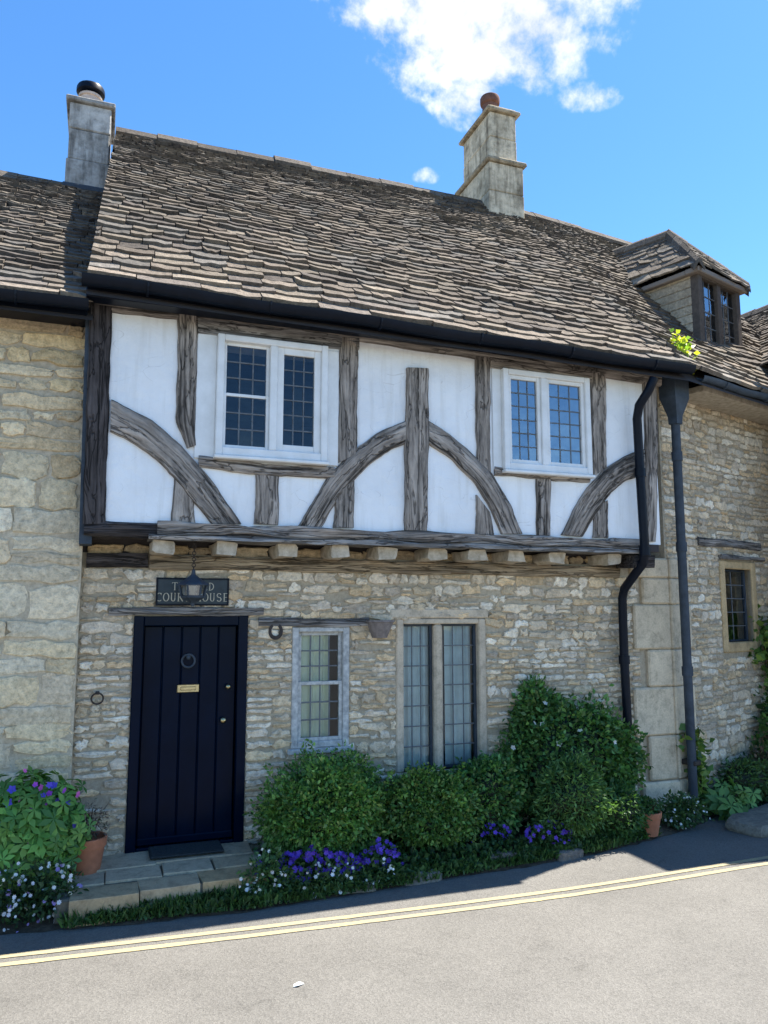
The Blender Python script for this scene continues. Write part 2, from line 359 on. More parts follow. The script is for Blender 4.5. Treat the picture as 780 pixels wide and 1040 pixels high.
def backing(name, s0, s1, z0, z1, holes, y0, depth, fr, parent, m=None, ztop=None):
    ss = sorted({s0, s1, *[h[0] for h in holes], *[h[1] for h in holes]}); zs = sorted({z0, z1, *[h[2] for h in holes], *[h[3] for h in holes]})
    ss = [s for s in ss if s0 <= s <= s1]; zs = [z for z in zs if z0 <= z <= z1]
    def solid(i, j):
        if i < 0 or j < 0 or i >= len(ss) - 1 or j >= len(zs) - 1: return False
        cs, cz = (ss[i] + ss[i + 1]) / 2, (zs[j] + zs[j + 1]) / 2
        return not any(h[0] < cs < h[1] and h[2] < cz < h[3] for h in holes)
    mb = MB(); T = lambda s, y, z: to_world(fr, (s, y, z)); y1 = y0 + depth
    for i in range(len(ss) - 1):
        for j in range(len(zs) - 1):
            if not solid(i, j): continue
            a, b, c, d = ss[i], ss[i + 1], zs[j], zs[j + 1]
            mb.quad(T(a, y0, c), T(b, y0, c), T(b, y0, d), T(a, y0, d)); mb.quad(T(a, y1, c), T(a, y1, d), T(b, y1, d), T(b, y1, c))
            if not solid(i - 1, j): mb.quad(T(a, y0, c), T(a, y0, d), T(a, y1, d), T(a, y1, c))
            if not solid(i + 1, j): mb.quad(T(b, y0, c), T(b, y1, c), T(b, y1, d), T(b, y0, d))
            if not solid(i, j - 1): mb.quad(T(a, y0, c), T(a, y1, c), T(b, y1, c), T(b, y0, c))
            if not solid(i, j + 1): mb.quad(T(a, y0, d), T(b, y0, d), T(b, y1, d), T(a, y1, d))
    return mb.build(name, m or M['mortar'], parent)

PAL = np.array([(.70, .585, .43), (.64, .52, .36), (.76, .67, .53), (.60, .50, .37), (.69, .59, .46), (.68, .52, .33), (.82, .74, .61), (.55, .465, .36)])
def stone_blob(mb, fr, s0, s1, z0, z1, y0, out, col, sn, sq=(4.5, 12.0), jit=.008):
    # one roughly squared stone: its rounded outline rises from the mortar to a gently domed face
    w, h = s1 - s0, z1 - z0
    if w < .025 or h < .02: return
    cs, cz = (s0 + s1) / 2, (z0 + z1) / 2; n = 14
    ex = rng.uniform(*sq); v = []; j = min(jit * 1.25, .15 * min(w, h)); ph = rng.uniform(0, 6.28); skew = rng.normal(0, .05) * h
    ring0 = []
    for k in range(n):
        a = 2 * math.pi * (k + .5) / n; ca, sa = math.cos(a), math.sin(a)
        r = (abs(ca) ** ex + abs(sa) ** ex) ** (-1 / ex)
        ring0.append((r * ca * w / 2 + rng.normal(0, j), r * sa * h / 2 + rng.normal(0, j) + skew * ca))
    ins = min(.009, .16 * h)
    tilt = rng.normal(0, .06, 2)
    for q, (sc, yo) in enumerate(((0, 0.004), (ins * .35, -out * .75), (ins * 1.2, -out), (min(w, h) * .33, -out * 1.04))):
        for (x, z) in ring0:
            fx = max(0, 1 - 2 * sc / w); fz = max(0, 1 - 2 * sc / h); x2, z2 = x * fx, z * fz
            s_, zz = cs + x2, cz + z2
            yy = y0 + yo + (tilt[0] * x2 + tilt[1] * z2) * (q > 0) * .5 + (rng.normal(0, .0032) if q > 1 else 0)
            v.append(to_world(fr, (s_, yy, zz)))
    v.append(to_world(fr, (cs, y0 - out * 1.1, cz)))
    f = [(r * n + k, r * n + (k + 1) % n, (r + 1) * n + (k + 1) % n, (r + 1) * n + k) for r in range(3) for k in range(n)]
    f += [(3 * n + k, 3 * n + (k + 1) % n, 4 * n) for k in range(n)]
    mb.add(v, f, col)
def rubble(name, s0, s1, z0, z1, holes, y0, fr, parent, hr, wr, gap=.011, out=.016, seed=1, tint=(1, 1, 1), pal=None, topf=None, sq=(4.5, 12.0), wave=.035):
    sn = smooth_noise(seed); mb = MB(); z = z0; pal_ = PAL if pal is None else pal
    while z < z1 - .02:
        h = min(rng.uniform(*hr), z1 - z); h = h if z1 - z - h > .04 else z1 - z
        spans = [(s0, s1)]
        for hs0, hs1, hz0, hz1 in holes:
            ov = min(z + h, hz1) - max(z, hz0)
            if ov > .25 * h:
                spans = [q for a, b in spans for q in ((a, min(b, hs0)), (max(a, hs1), b)) if q[1] - q[0] > .02]
        for a, b in spans:
            s = a
            while s < b - .01:
                w = rng.uniform(*wr) * (1.0 + .5 * (rng.random() < .2)); w = w if b - s - w > wr[0] * .6 else b - s
                wob = lambda q: wave * sn(q * 1.6, z * 2.0) * min(1, (z - z0) * 4, (z1 - z) * 4)
                lo, hi = z + wob(s + w / 2), z + h + wob(s + w / 2)
                if topf and hi > topf(s + w / 2): hi = topf(s + w / 2)
                base = pal_[rng.integers(len(pal_))] * rng.uniform(.82, 1.15) * np.array(tint)
                g = gap * rng.uniform(.5, 1.2) / 2
                if hi - lo > .03:
                    if h > hr[0] * 1.5 and rng.random() < .28:
                        mid = lo + (hi - lo) * rng.uniform(.4, .6)
                        stone_blob(mb, fr, s + g, s + w - g, lo + g, mid - g, y0, out * rng.uniform(.5, 1.25), base, sn, sq)
                        stone_blob(mb, fr, s + g, s + w - g, mid + g, hi - g, y0, out * rng.uniform(.5, 1.25), pal_[rng.integers(len(pal_))] * rng.uniform(.82, 1.12) * np.array(tint), sn, sq)
                    else:
                        stone_blob(mb, fr, s + g, s + w - g, lo + g, hi - g, y0, out * rng.uniform(.5, 1.3), base, sn, sq)
                s += w
        z += h
    return mb.build(name, M['rubble'], parent, smooth=True, auto=32)

def roof_tiles(mb, E0, E1, R1, R0, n, width=(.36, .17), thick=.026, seed=3, sag=.03, tint=(1, 1, 1), clip=None):
    E0, E1, R1, R0 = map(lambda q: np.array(q, float), (E0, E1, R1, R0)); sn = smooth_noise(seed)
    nrm = np.cross(E1 - E0, R0 - E0); nrm /= np.linalg.norm(nrm)
    if nrm[2] < 0: nrm = -nrm
    Ls = np.linalg.norm(R0 - E0); g = np.linspace(1.0, .36, n); g /= g.sum(); t0 = np.concatenate([[0], np.cumsum(g)])
    def pt(s, t, h):
        a = E0 + (E1 - E0) * s; b = R0 + (R1 - R0) * s; p = a + (b - a) * t
        return p + nrm * (h + sag * sn(p[0] * .7 + p[1] * .5, t * 3) * min(1, 4 * t + .3) * 1.0)
    Lw = np.linalg.norm(E1 - E0)
    for i in range(n):
        q = t0[i]; w0 = (width[0] + (width[1] - width[0]) * q) / Lw; s = -rng.uniform(0, w0)
        while s < 1:
            w = w0 * rng.uniform(.6, 1.45) * (1.45 if i < 2 else 1); a, b = max(s, 0), min(s + w, 1); s += w
            if (b - a) * Lw < .04: continue
            tl = q + rng.normal(0, .0016); tt = min(q + g[i] * 2.0, 1.0 + .012)
            if clip and clip(pt((a + b) / 2, (q + g[i] * .5), 0)): continue
            th = thick * rng.uniform(.8, 1.3) * (1 - .35 * q); lift = th * 1.2 + rng.uniform(0, .006)
            gp = .004 / Lw; nx = 4; v = []
            low = [rng.normal(0, .007) / Ls * 1.0 for _ in range(nx + 1)]
            low[0] += rng.uniform(0, .03) / Ls; low[-1] += rng.uniform(0, .03) / Ls
            wob = [rng.normal(0, .0022) for _ in range(nx + 1)]; sl = rng.normal(0, .008)
            for lvl in range(3):
                for k in range(nx + 1):
                    ss = a + gp + (b - a - 2 * gp) * k / nx; r = k / nx - .5
                    if lvl == 0: v.append(pt(ss, tl + low[k], lift - th + wob[k] * .5 + sl * r))
                    elif lvl == 1: v.append(pt(ss, tl + low[k] + .004 / Ls, lift + wob[k] + sl * r))
                    else: v.append(pt(ss, tt, .002 + sl * r * .5))
            for k in (0, nx): v.append(pt(a + gp if k == 0 else b - gp, tt, -.01))
            f = [(l * (nx + 1) + k, l * (nx + 1) + k + 1, (l + 1) * (nx + 1) + k + 1, (l + 1) * (nx + 1) + k) for l in range(2) for k in range(nx)]
            f += [(0, nx + 1, 2 * (nx + 1), 3 * (nx + 1)), (nx, 3 * (nx + 1) + 1, 2 * (nx + 1) + nx, nx + 1 + nx)]
            base = np.array([(.15, .125, .10), (.18, .15, .12), (.125, .107, .092), (.21, .178, .14), (.155, .142, .125)][rng.integers(5)]) * rng.uniform(.56, .92) * (1.5 if i < 2 else 1.15 if i < 5 else .92) * np.array(tint)
            mb.add(v, f, base)
    return pt
def ridge_tiles(mb, A, B, r=.12, step=.42, tint=1.0, seed=0):
    A, B = np.array(A, float), np.array(B, float); L_ = np.linalg.norm(B - A); d = (B - A) / L_; n = max(1, int(L_ / step)); side = np.cross(d, [0, 0, 1.]); side /= np.linalg.norm(side)
    for i in range(n):
        a, b = A + d * L_ * i / n, A + d * (L_ * (i + 1) / n - .006); dz = rng.normal(0, .008); v = []
        for p in (a, b):
            for (x, z) in ((-r, -.095), (-r * .5, -.01), (0, .03), (r * .5, -.01), (r, -.095), (r * .9, -.13), (0, -.02), (-r * .9, -.13)):
                v.append(p + side * x + np.array([0, 0, z + dz]))
        f = [(k, (k + 1) % 8, 8 + (k + 1) % 8, 8 + k) for k in range(8)] + [tuple(range(8)), tuple(range(8, 16))]
        mb.add(v, f, np.array((.11, .095, .08)) * rng.uniform(.7, 1.2))

def timber(name, m, parent, A, B, Y=-.36, depth=.06, n=26, rough=.0035, fr=None, world=False, uo=None):
    # A, B: the two long edges of the timber as photo points on the wall plane (or wall coordinates when world=True)
    def res(pts):
        q = np.array([p if world else P(p[0], p[1], Y)[[0, 2]] for p in pts], float)
        d = np.concatenate([[0], np.cumsum(np.linalg.norm(np.diff(q, axis=0), axis=1))]); t = np.linspace(0, d[-1], n)
        # light smoothing of the polyline
        o = np.stack([np.interp(t, d, q[:, 0]), np.interp(t, d, q[:, 1])], 1)
        for _ in range(2): o[1:-1] = (o[:-2] + 2 * o[1:-1] + o[2:]) / 4
        return o
    a, b = res(A), res(B); mb = MB(); off = uo if uo is not None else rng.uniform(0, 50); u = 0; wv = 0
    yf = Y + rng.uniform(-.004, .004); vv = []; uu = []
    ph = rng.uniform(0, 6.28, 4)
    for i in range(n):
        if i: u += np.linalg.norm((a[i] + b[i]) / 2 - (a[i - 1] + b[i - 1]) / 2)
        ctr = (a[i] + b[i]) / 2; e = a[i] - b[i]; w = np.linalg.norm(e); e = e / (w + 1e-9)
        ra = rough * (math.sin(u * 9 + ph[0]) + .7 * math.sin(u * 23 + ph[1]) + rng.normal(0, .4)); rb = rough * (math.sin(u * 8 + ph[2]) + .7 * math.sin(u * 21 + ph[3]) + rng.normal(0, .4))
        p0, p1 = a[i] + e * ra, b[i] - e * rb; bv = min(.012, w * .15)
        prof = [(p0, yf + depth), (p0, yf + bv), (p0 - e * bv, yf + rng.normal(0, .001)), (ctr + e * w * .12, yf - .002 + rng.normal(0, .0015)), (ctr - e * w * .15, yf - .001 + rng.normal(0, .0015)), (p1 + e * bv, yf + rng.normal(0, .001)), (p1, yf + bv), (p1, yf + depth)]
        for k, (c, y) in enumerate(prof):
            vv.append(to_world(fr or FRONT, (c[0], y, c[1]))); uu.append((off + u, (k - 3.5) / 7 * w + off * .37, y + off))
    f = [(i * 8 + k, i * 8 + (k + 1) % 8, (i + 1) * 8 + (k + 1) % 8, (i + 1) * 8 + k) for i in range(n - 1) for k in range(8)] + [tuple(range(8)), tuple(range((n - 1) * 8, n * 8))]
    mb.add(vv, f, None, uu)
    return mb.build(name, m, parent, smooth=True, auto=45)
def beam(name, m, parent, x0, x1, y0, y1, z0, z1, fr=None, seg=18, rough=.006, along='x'):
    # squared beam with wandering arrises, grain along its length
    mb = MB(); off = rng.uniform(0, 50); v = []; uu = []; ph = rng.uniform(0, 6.28, 8)
    lo, hi = (x0, x1) if along == 'x' else (y0, y1)
    for i in range(seg):
        t = lo + (hi - lo) * i / (seg - 1)
        c = [(0, 0), (1, 0), (1, 1), (0, 1)]
        A_, B_ = ((y0, y1) if along == 'x' else (x0, x1)), (z0, z1); bv = min(.014, .2 * min(abs(A_[1] - A_[0]), abs(B_[1] - B_[0])))
        ring = [(A_[0] + bv, B_[0]), (A_[1] - bv, B_[0]), (A_[1], B_[0] + bv), (A_[1], B_[1] - bv), (A_[1] - bv, B_[1]), (A_[0] + bv, B_[1]), (A_[0], B_[1] - bv), (A_[0], B_[0] + bv)]
        for k, (p, z) in enumerate(ring):
            w1 = rough * (math.sin(t * 7 + ph[k]) + .6 * math.sin(t * 19 + ph[(k + 3) % 8]) + rng.normal(0, .25)); w2 = rough * (math.sin(t * 6 + ph[(k + 1) % 8]) + rng.normal(0, .25))
            v.append(to_world(fr or FRONT, (t, p + w1 * .6, z + w2) if along == 'x' else (p + w1, t, z + w2))); uu.append((off + t, p + off, z))
    f = [(i * 8 + k, i * 8 + (k + 1) % 8, (i + 1) * 8 + (k + 1) % 8, (i + 1) * 8 + k) for i in range(seg - 1) for k in range(8)] + [tuple(range(8)), tuple(range((seg - 1) * 8, seg * 8))]
    mb.add(v, f, None, uu); return mb.build(name, m, parent, smooth=True, auto=45)

def pane(parent, s0, s1, z0, z1, y, fr, nx, nz, lead=.011, gm='glass'):
    mb = MB(); T = lambda s, yy, z: to_world(fr, (s, yy, z))
    for i in range(nx):
        for j in range(nz):
            a, b = s0 + (s1 - s0) * i / nx, s0 + (s1 - s0) * (i + 1) / nx; c, d = z0 + (z1 - z0) * j / nz, z0 + (z1 - z0) * (j + 1) / nz
            tx, tz = rng.normal(0, .010), rng.normal(0, .010); w, h = (b - a) / 2, (d - c) / 2
            mb.quad(T(a, y - tx * w - tz * h, c), T(b, y + tx * w - tz * h, c), T(b, y + tx * w + tz * h, d), T(a, y - tx * w + tz * h, d))
    g = mb.build('pane', M[gm], parent, recalc=False)
    lb = MB()
    for i in range(1, nx): x = s0 + (s1 - s0) * i / nx; lb.box(x - lead / 2, y - .006, z0, x + lead / 2, y + .004, z1, .002, fr)
    for j in range(1, nz): z = z0 + (z1 - z0) * j / nz; lb.box(s0, y - .0075, z - lead / 2, s1, y + .0025, z + lead / 2, .002, fr)
    lb.build('glazing_lead', M['came'], parent)
def rect_frame(mb, s0, s1, z0, z1, w, y0, y1, fr, bev=.004, wb=None, wt=None):
    wb = wb or w; wt = wt or w
    mb.box(s0, y0, z0, s0 + w, y1, z1, bev, fr); mb.box(s1 - w, y0, z0, s1, y1, z1, bev, fr)
    mb.box(s0 + w, y0 + .002, z0, s1 - w, y1 - .002, z0 + wb, bev, fr); mb.box(s0 + w, y0 + .002, z1 - wt, s1 - w, y1 - .002, z1, bev, fr)
def curtain(parent, s0, s1, z0, z1, y, fr, m, seed=0):
    n = int((s1 - s0) / .012) + 2; v = []; r = np.random.default_rng(seed); ph = r.uniform(0, 6.28, 3)
    for k in range(n):
        s = s0 + (s1 - s0) * k / (n - 1); d = .022 * math.sin(s * 75 + ph[0]) + .014 * math.sin(s * 131 + ph[1]) + .008 * math.sin(s * 27 + ph[2])
        for z in (z0, z1): v.append(to_world(fr, (s, y + d, z)))
    f = [(2 * k, 2 * k + 2, 2 * k + 3, 2 * k + 1) for k in range(n - 1)]
    return MB().add(v, f).build('curtain', m, parent, smooth=True)

# ------------------------------------------------------------------ ground
def sheet(name, pts, z, m):
    return struct(MB().add([(x, y, z) for x, y in pts], [tuple(range(len(pts)))]).build(name, m))
sheet('road', [(-150, -150), (150, -150), (150, 150), (-150, 150)], 0.0, M['asphalt'])
def strip(name, pix, wpx, z, m, shift=0.0, width=.05):
    pts = [G(*p)[:2] for p in pix]; pts = [pts[0] + (pts[0] - pts[1]) * 4] + pts + [pts[-1] + (pts[-1] - pts[-2]) * 4]
    d = np.concatenate([[0], np.cumsum([np.linalg.norm(pts[i + 1] - pts[i]) for i in range(len(pts) - 1)])]); t = np.linspace(0, d[-1], 120)
    q = np.stack([np.interp(t, d, [p[0] for p in pts]), np.interp(t, d, [p[1] for p in pts])], 1)
    for _ in range(60): q[1:-1] = (q[:-2] + 2 * q[1:-1] + q[2:]) / 4
    v = []
    for i in range(len(q)):
        tg = q[min(i + 1, len(q) - 1)] - q[max(i - 1, 0)]; tg /= np.linalg.norm(tg); nn = np.array([tg[1], -tg[0]])
        for sgn in (-.5, .5):
            p = q[i] + nn * (shift + sgn * width + rng.normal(0, .0015)); v.append((*p, z))
    f = [(2 * i, 2 * i + 1, 2 * i + 3, 2 * i + 2) for i in range(len(q) - 1)]
    return struct(MB().add(v, f).build(name, m))
YL = [(0, 975), (140, 959), (280, 943), (500, 916), (607, 902), (700, 886), (780, 873)]
strip('yellow_line', YL, 0, .004, M['yellow'], -.035, .05)
strip('yellow_line', YL, 0, .004, M['yellow'], .075, .05)

def bed():
    # low bank of soil between wall and road, its road edge uneven
    edge = [(-6, -.72), (-.9, -.75), (-.3, -.8), (.25, -.9), (1.0, -.93), (1.4, -.9), (2.0, -.86), (2.7, -.8), (3.3, -.78), (4.0, -.68), (4.5, -.55), (5.0, -.42), (5.3, -.3), (5.7, -.1), (6.4, .05), (7.9, .25)]
    xs = np.linspace(-6, 7.8, 150); ys = np.interp(xs, [e[0] for e in edge], [e[1] for e in edge]); v = []; n = 9
    for x, ye in zip(xs, ys):
        yb = .05 if x < 5.3 else .05 + (x - 5.3) * .29
        for k in range(n):
            t = k / (n - 1); y = ye + rng.normal(0, .012) * (k == 0) + (yb - ye) * t
            z = .002 + (.10 * min(1, t * 3.0) + (.012 * math.sin(x * 9 + y * 7) + rng.normal(0, .007)) * (k > 0)) * (1 if x < 4.6 else max(.25, 1 - (x - 4.6)))
            v.append((x, y, max(z, .002)))
    f = [(i * n + k, (i + 1) * n + k, (i + 1) * n + k + 1, i * n + k + 1) for i in range(len(xs) - 1) for k in range(n - 1)]
    return struct(MB().add(v, f).build('flower_bed_soil', M['soil'], smooth=True))
bed()
def flagstones():
    mb = MB(); 
    def slab(x0, x1, y0, y1, z, dz=.07):
        c = PAL[rng.integers(len(PAL))] * .52 * np.array((1.08, 1, .88)); j = lambda: rng.normal(0, .006)
        q = [(x0 + j(), y0 + j()), ((x0 + x1) / 2 + j(), y0 + j()), (x1 + j(), y0 + j()), (x1 + j(), y1 + j()), (x0 + j(), y1 + j())]; n = len(q)
        cx, cy = sum(p[0] for p in q) / n, sum(p[1] for p in q) / n
        v = [(x, y, z - dz) for x, y in q] + [(x, y, z - .006) for x, y in q] + [(cx + (x - cx) * .982, cy + (y - cy) * .97, z + rng.normal(0, .002)) for x, y in q]
        f = [(r * n + k, r * n + (k + 1) % n, (r + 1) * n + (k + 1) % n, (r + 1) * n + k) for r in range(2) for k in range(n)] + [tuple(range(2 * n, 3 * n))]
        mb.add(v, f, c)
    # upper step under the door, then the lower row of slabs
    for q in ((-.02, .43, -.34, .02, .186), (.435, 1.14, -.31, .02, .188), (-.24, .09, -.60, -.345, .176), (.095, .47, -.58, -.345, .180), (.475, .82, -.56, -.315, .182), (.825, 1.18, -.55, -.315, .181), (-.12, .30, -.83, -.605, .168), (.305, .70, -.81, -.585, .172), (.705, 1.15, -.79, -.565, .172)):
        slab(*q, dz=.16)
    mb.box(-.2, -.79, .02, 1.14, .0, .162, .01, FRONT, (.12, .11, .085))
    return struct(mb.build('flagstone_path', M['ashlar']))
flagstones()

# ================================================================== the half-timbered cottage
house = thing('timber_framed_cottage', (0, 0, 0), 'half timbered cottage with white plaster upper storey jettied over a stone ground floor', 'house')
DOOR = (.235, 1.115, .16, 1.935)
p = P(297, 637), P(354, 757); WIN1 = (p[0][0], p[1][0], p[1][2], p[0][2])
p = P(402, 628), P(495, 778); WIN2 = (p[0][0], p[1][0], p[1][2], p[0][2])
holes = [DOOR, WIN1, WIN2]
XR = 4.95                                     # where the rubble stops against the ashlar pier
sw = backing('stone_wall', -.16, 5.3, -.1, 2.42, holes, 0.0, .32, FRONT, house)
rubble('rubble_facing', -.155, XR, -.02, 2.32, holes, 0.0, FRONT, sw, (.042, .095), (.075, .22), .016, .016, 11)
# ashlar pier with weathered plinth
mb = MB(); z = .0; i = 0
for h in (.36, .42, .46, .36, .44, .26, .20):
    x0 = (4.88, 4.99, 4.84, 5.02, 4.87, 4.98, 4.86)[i]; c = np.array((.58, .485, .35)) * rng.uniform(.9, 1.1)
    mb.box(x0, -.045 if i else -.075, z + .003, 5.31, .1, z + h - .003, .016, FRONT, c)
    z += h; i += 1
mb.build('corner_pier', M['ashlar'], house)
# dressed stone round the second window
mb = MB(); s0, s1, z0, z1 = WIN2; c = np.array((.52, .44, .335))
mb.box(s0 - .0, -.014, z0, s0 + .07, .14, z1 - .005, .01, FRONT, c); mb.box(s1 - .07, -.014, z0, s1, .14, z1 - .005, .01, FRONT, c * .95)
mb.box(s0 - .06, -.02, z1, s1 + .03, .14, z1 + .085, .012, FRONT, c * 1.05); mb.box(s0 + .07, -.010, z1 - .05, s1 - .07, .14, z1 - .004, .008, FRONT, c)
mb.box(s0 - .03, -.03, z0 - .07, s1 + .05, .14, z0, .012, FRONT, c * .95)
xm = P(446, 700)[0]; mb.box(xm - .042, -.004, z0, xm + .042, .13, z1 - .05, .02, FRONT, c * .92)
win2 = mb.build('window', M['ashlar'], house); win2['label'] = 'two light stone mullioned window with leaded panes'
for a, b in ((s0 + .07, xm - .042), (xm + .042, s1 - .07)):
    fb = MB(); rect_frame(fb, a, b, z0, z1 - .05, .022, .05, .09, FRONT, .003); fb.build('casement', M['lead'], win2)
    pane(win2, a + .022, b - .022, z0 + .022, z1 - .072, .07, FRONT, 3, 7, .009, 'glass_dull')
curtain(win2, s0 + .1, xm + .02, z0 + .0, z1 - .05, .125, FRONT, M['curtain_blue'], 2); curtain(win2, xm + .1, s1 - .09, z0, z1 - .05, .13, FRONT, M['curtain_blue'], 3)
# sash window with flush timber frame
s0, s1, z0, z1 = WIN1
wb = MB(); rect_frame(wb, s0, s1, z0, z1, .055, -.012, .1, FRONT, .006, .05, .04); wb.box(s0 - .03, -.04, z0 - .045, s1 + .04, .1, z0 - .001, .008, FRONT)
win1 = wb.build('window', M['grey_paint'], house); win1['label'] = 'sash window in flaking grey blue frame'
zm = P(325, 695)[2]
for za, zb, y in ((zm - .01, z1 - .04, .045), (z0 + .05, zm + .025, .02)):
    fb = MB(); rect_frame(fb, s0 + .055, s1 - .055, za, zb, .03, y - .015, y + .02, FRONT, .003); fb.build('sash', M['grey_paint'], win1)
    pane(win1, s0 + .085, s1 - .085, za + .03, zb - .03, y, FRONT, 4, 3, .011, 'glass_dull')
curtain(win1, s0 + .03, s1 - .15, z0 + .03, z1 - .02, .11, FRONT, M['curtain'], 5)
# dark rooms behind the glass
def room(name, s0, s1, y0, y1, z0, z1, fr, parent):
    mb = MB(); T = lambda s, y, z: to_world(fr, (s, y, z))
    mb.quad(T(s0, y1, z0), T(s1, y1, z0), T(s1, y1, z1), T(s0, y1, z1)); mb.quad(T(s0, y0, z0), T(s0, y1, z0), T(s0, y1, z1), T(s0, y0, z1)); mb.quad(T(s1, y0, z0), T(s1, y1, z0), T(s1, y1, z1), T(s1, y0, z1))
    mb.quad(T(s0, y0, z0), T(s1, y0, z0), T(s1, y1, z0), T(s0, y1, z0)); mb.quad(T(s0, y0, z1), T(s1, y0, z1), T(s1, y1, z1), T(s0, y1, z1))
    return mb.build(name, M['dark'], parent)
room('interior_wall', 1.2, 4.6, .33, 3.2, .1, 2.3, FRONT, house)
# door
d0, d1, dz0, dz1 = DOOR
fb = MB(); fb.box(d0, -.025, dz0, d0 + .075, .12, dz1 + .002, .006, FRONT); fb.box(d1 - .075, -.025, dz0, d1, .12, dz1 + .002, .006, FRONT); fb.box(d0 + .075, -.023, dz1 - .075, d1 - .075, .12, dz1, .006, FRONT); fb.box(d0 + .075, -.02, dz0, d1 - .075, .14, dz0 + .05, .008, FRONT)
fb.build('door_frame', M['navy'], house)
db = MB(); x = d0 + .08; pw = (d1 - d0 - .16) / 5
for k in range(5): db.box(x + k * pw + .002, .04, dz0 + .055, x + (k + 1) * pw - .002, .085, dz1 - .078, .008, FRONT)
db.box(d0 + .03, .122, dz0 + .02, d1 - .03, .15, dz1 - .03, 0, FRONT); db.box(d0 + .08, .06, dz0 + .055, d1 - .08, .125, dz1 - .08, 0, FRONT); db.box(d0 + .078, .02, dz0 + .055, d1 - .078, .045, dz0 + .11, .008, FRONT)
door = db.build('door', M['navy'], house)
kx, _, kz = P(191, 671, .04); kb = MB(); kb.torus((kx, .022, kz), (1, 0, 0), (0, 0, 1), .05, .009); kb.lathe((kx, .03, kz + .03), [(.012, -.02), (.02, 0), (.012, .02)], 10); kb.build('knocker', M['lead'], door, smooth=True)
lx, _, lz = P(191, 699, .04); lb = MB(); lb.box(lx - .085, .026, lz - .032, lx + .085, .042, lz + .032, .005, FRONT); lb.box(lx - .06, .02, lz - .014, lx + .06, .03, lz + .014, .004, FRONT); lb.build('letter_plate', M['brass'], door)
for (qx, qy, r, nm) in ((231, 697, .02, 'lock'), (226, 731, .023, 'handle')):
    hx, _, hz = P(qx, qy, .03); hb = MB(); n = 14; v = []
    prof = [(r * .5, .04), (r * .5, .015), (r, .008), (r * 1.05, -.008), (r * .6, -.018), (.002, -.02)]
    for rr, yy in prof:
        for k in range(n): v.append((hx + rr * math.cos(6.283 * k / n), yy, hz + rr * math.sin(6.283 * k / n)))
    hb.add(v, [(i * n + k, i * n + (k + 1) % n, (i + 1) * n + (k + 1) % n, (i + 1) * n + k) for i in range(5) for k in range(n)]); hb.build(nm, M['brass'], door, smooth=True)
# lintels over door and sash window
a, b = P(111, 616), P(267, 627); beam('lintel', M['oak_grey'], house, a[0], b[0], -.04, .1, 1.940, 2.005)
a, b = P(258, 622), P(374, 632); beam('lintel', M['oak_grey'], house, b[0] * 0 + a[0] + .035, b[0], -.035, .1, WIN1[3] + .004, WIN1[3] + .075)

# jetty: wall plate, joist ends, bressummer
beam('wall_plate', M['oak_brown'], house, .33, 4.72, -.05, .2, 2.30, 2.405, rough=.01)
beam('wall_plate', M['oak_dark'], house, -.13, .32, -.045, .2, 2.305, 2.42, rough=.006)['label'] = 'dark reddish end of the wall plate'
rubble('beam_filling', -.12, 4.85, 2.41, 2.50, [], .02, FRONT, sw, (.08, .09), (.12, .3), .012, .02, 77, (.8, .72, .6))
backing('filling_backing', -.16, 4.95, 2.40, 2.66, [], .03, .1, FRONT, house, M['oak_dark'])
for qx in (166, 229, 292, 344, 393, 444, 484, 524, 566, 623):
    x = P(qx, 564, -.3)[0]; w = rng.uniform(.07, .09)
    beam('joist_end', M['oak_pale'], house, x - w, x + w, -.30 - rng.uniform(0, .04), .15, 2.405, 2.505, along='y', seg=8, rough=.008)
BR = P(655, 553, -.38)[0]
beam('bressummer', M['oak_dark'], house, -.15, .5, -.365, -.1, 2.52, 2.63, seg=10)
beam('bressummer', M['oak'], house, .36, BR, -.385, -.12, 2.545, 2.635, rough=.012, seg=40)
beam('bressummer_foot', M['oak_grey'], house, .30, BR + .02, -.405, -.15, 2.507, 2.542, rough=.007, seg=40)
beam('beam_end', M['oak_dark'], house, BR - .13, BR + .09, -.40, -.1, 2.38, 2.50, seg=6)
# plaster upper wall with window openings
U = -.335
def up(px, py): q = P(px, py, -.36); return q[0], q[2]
a, b = up(221, 345), up(333, 470); UW1 = (a[0], up(332, 400)[0], up(275, 466)[1], up(275, 346)[1])
a, b = up(509, 378), up(600, 482); UW2 = (a[0], b[0], up(555, 480)[1], up(555, 380)[1])
hu1 = (UW1[0] + .03, UW1[1] - .03, UW1[2] + .03, UW1[3] - .03); hu2 = (UW2[0] + .03, UW2[1] - .03, UW2[2] + .03, UW2[3] - .03)
backing('plaster_wall', -.14, up(668, 450)[0], 2.60, 4.42, [hu1, hu2], U, .3, FRONT, house, M['plaster'])
room('interior_wall', .2, 4.8, .0, 3.0, 2.7, 4.3, FRONT, house)
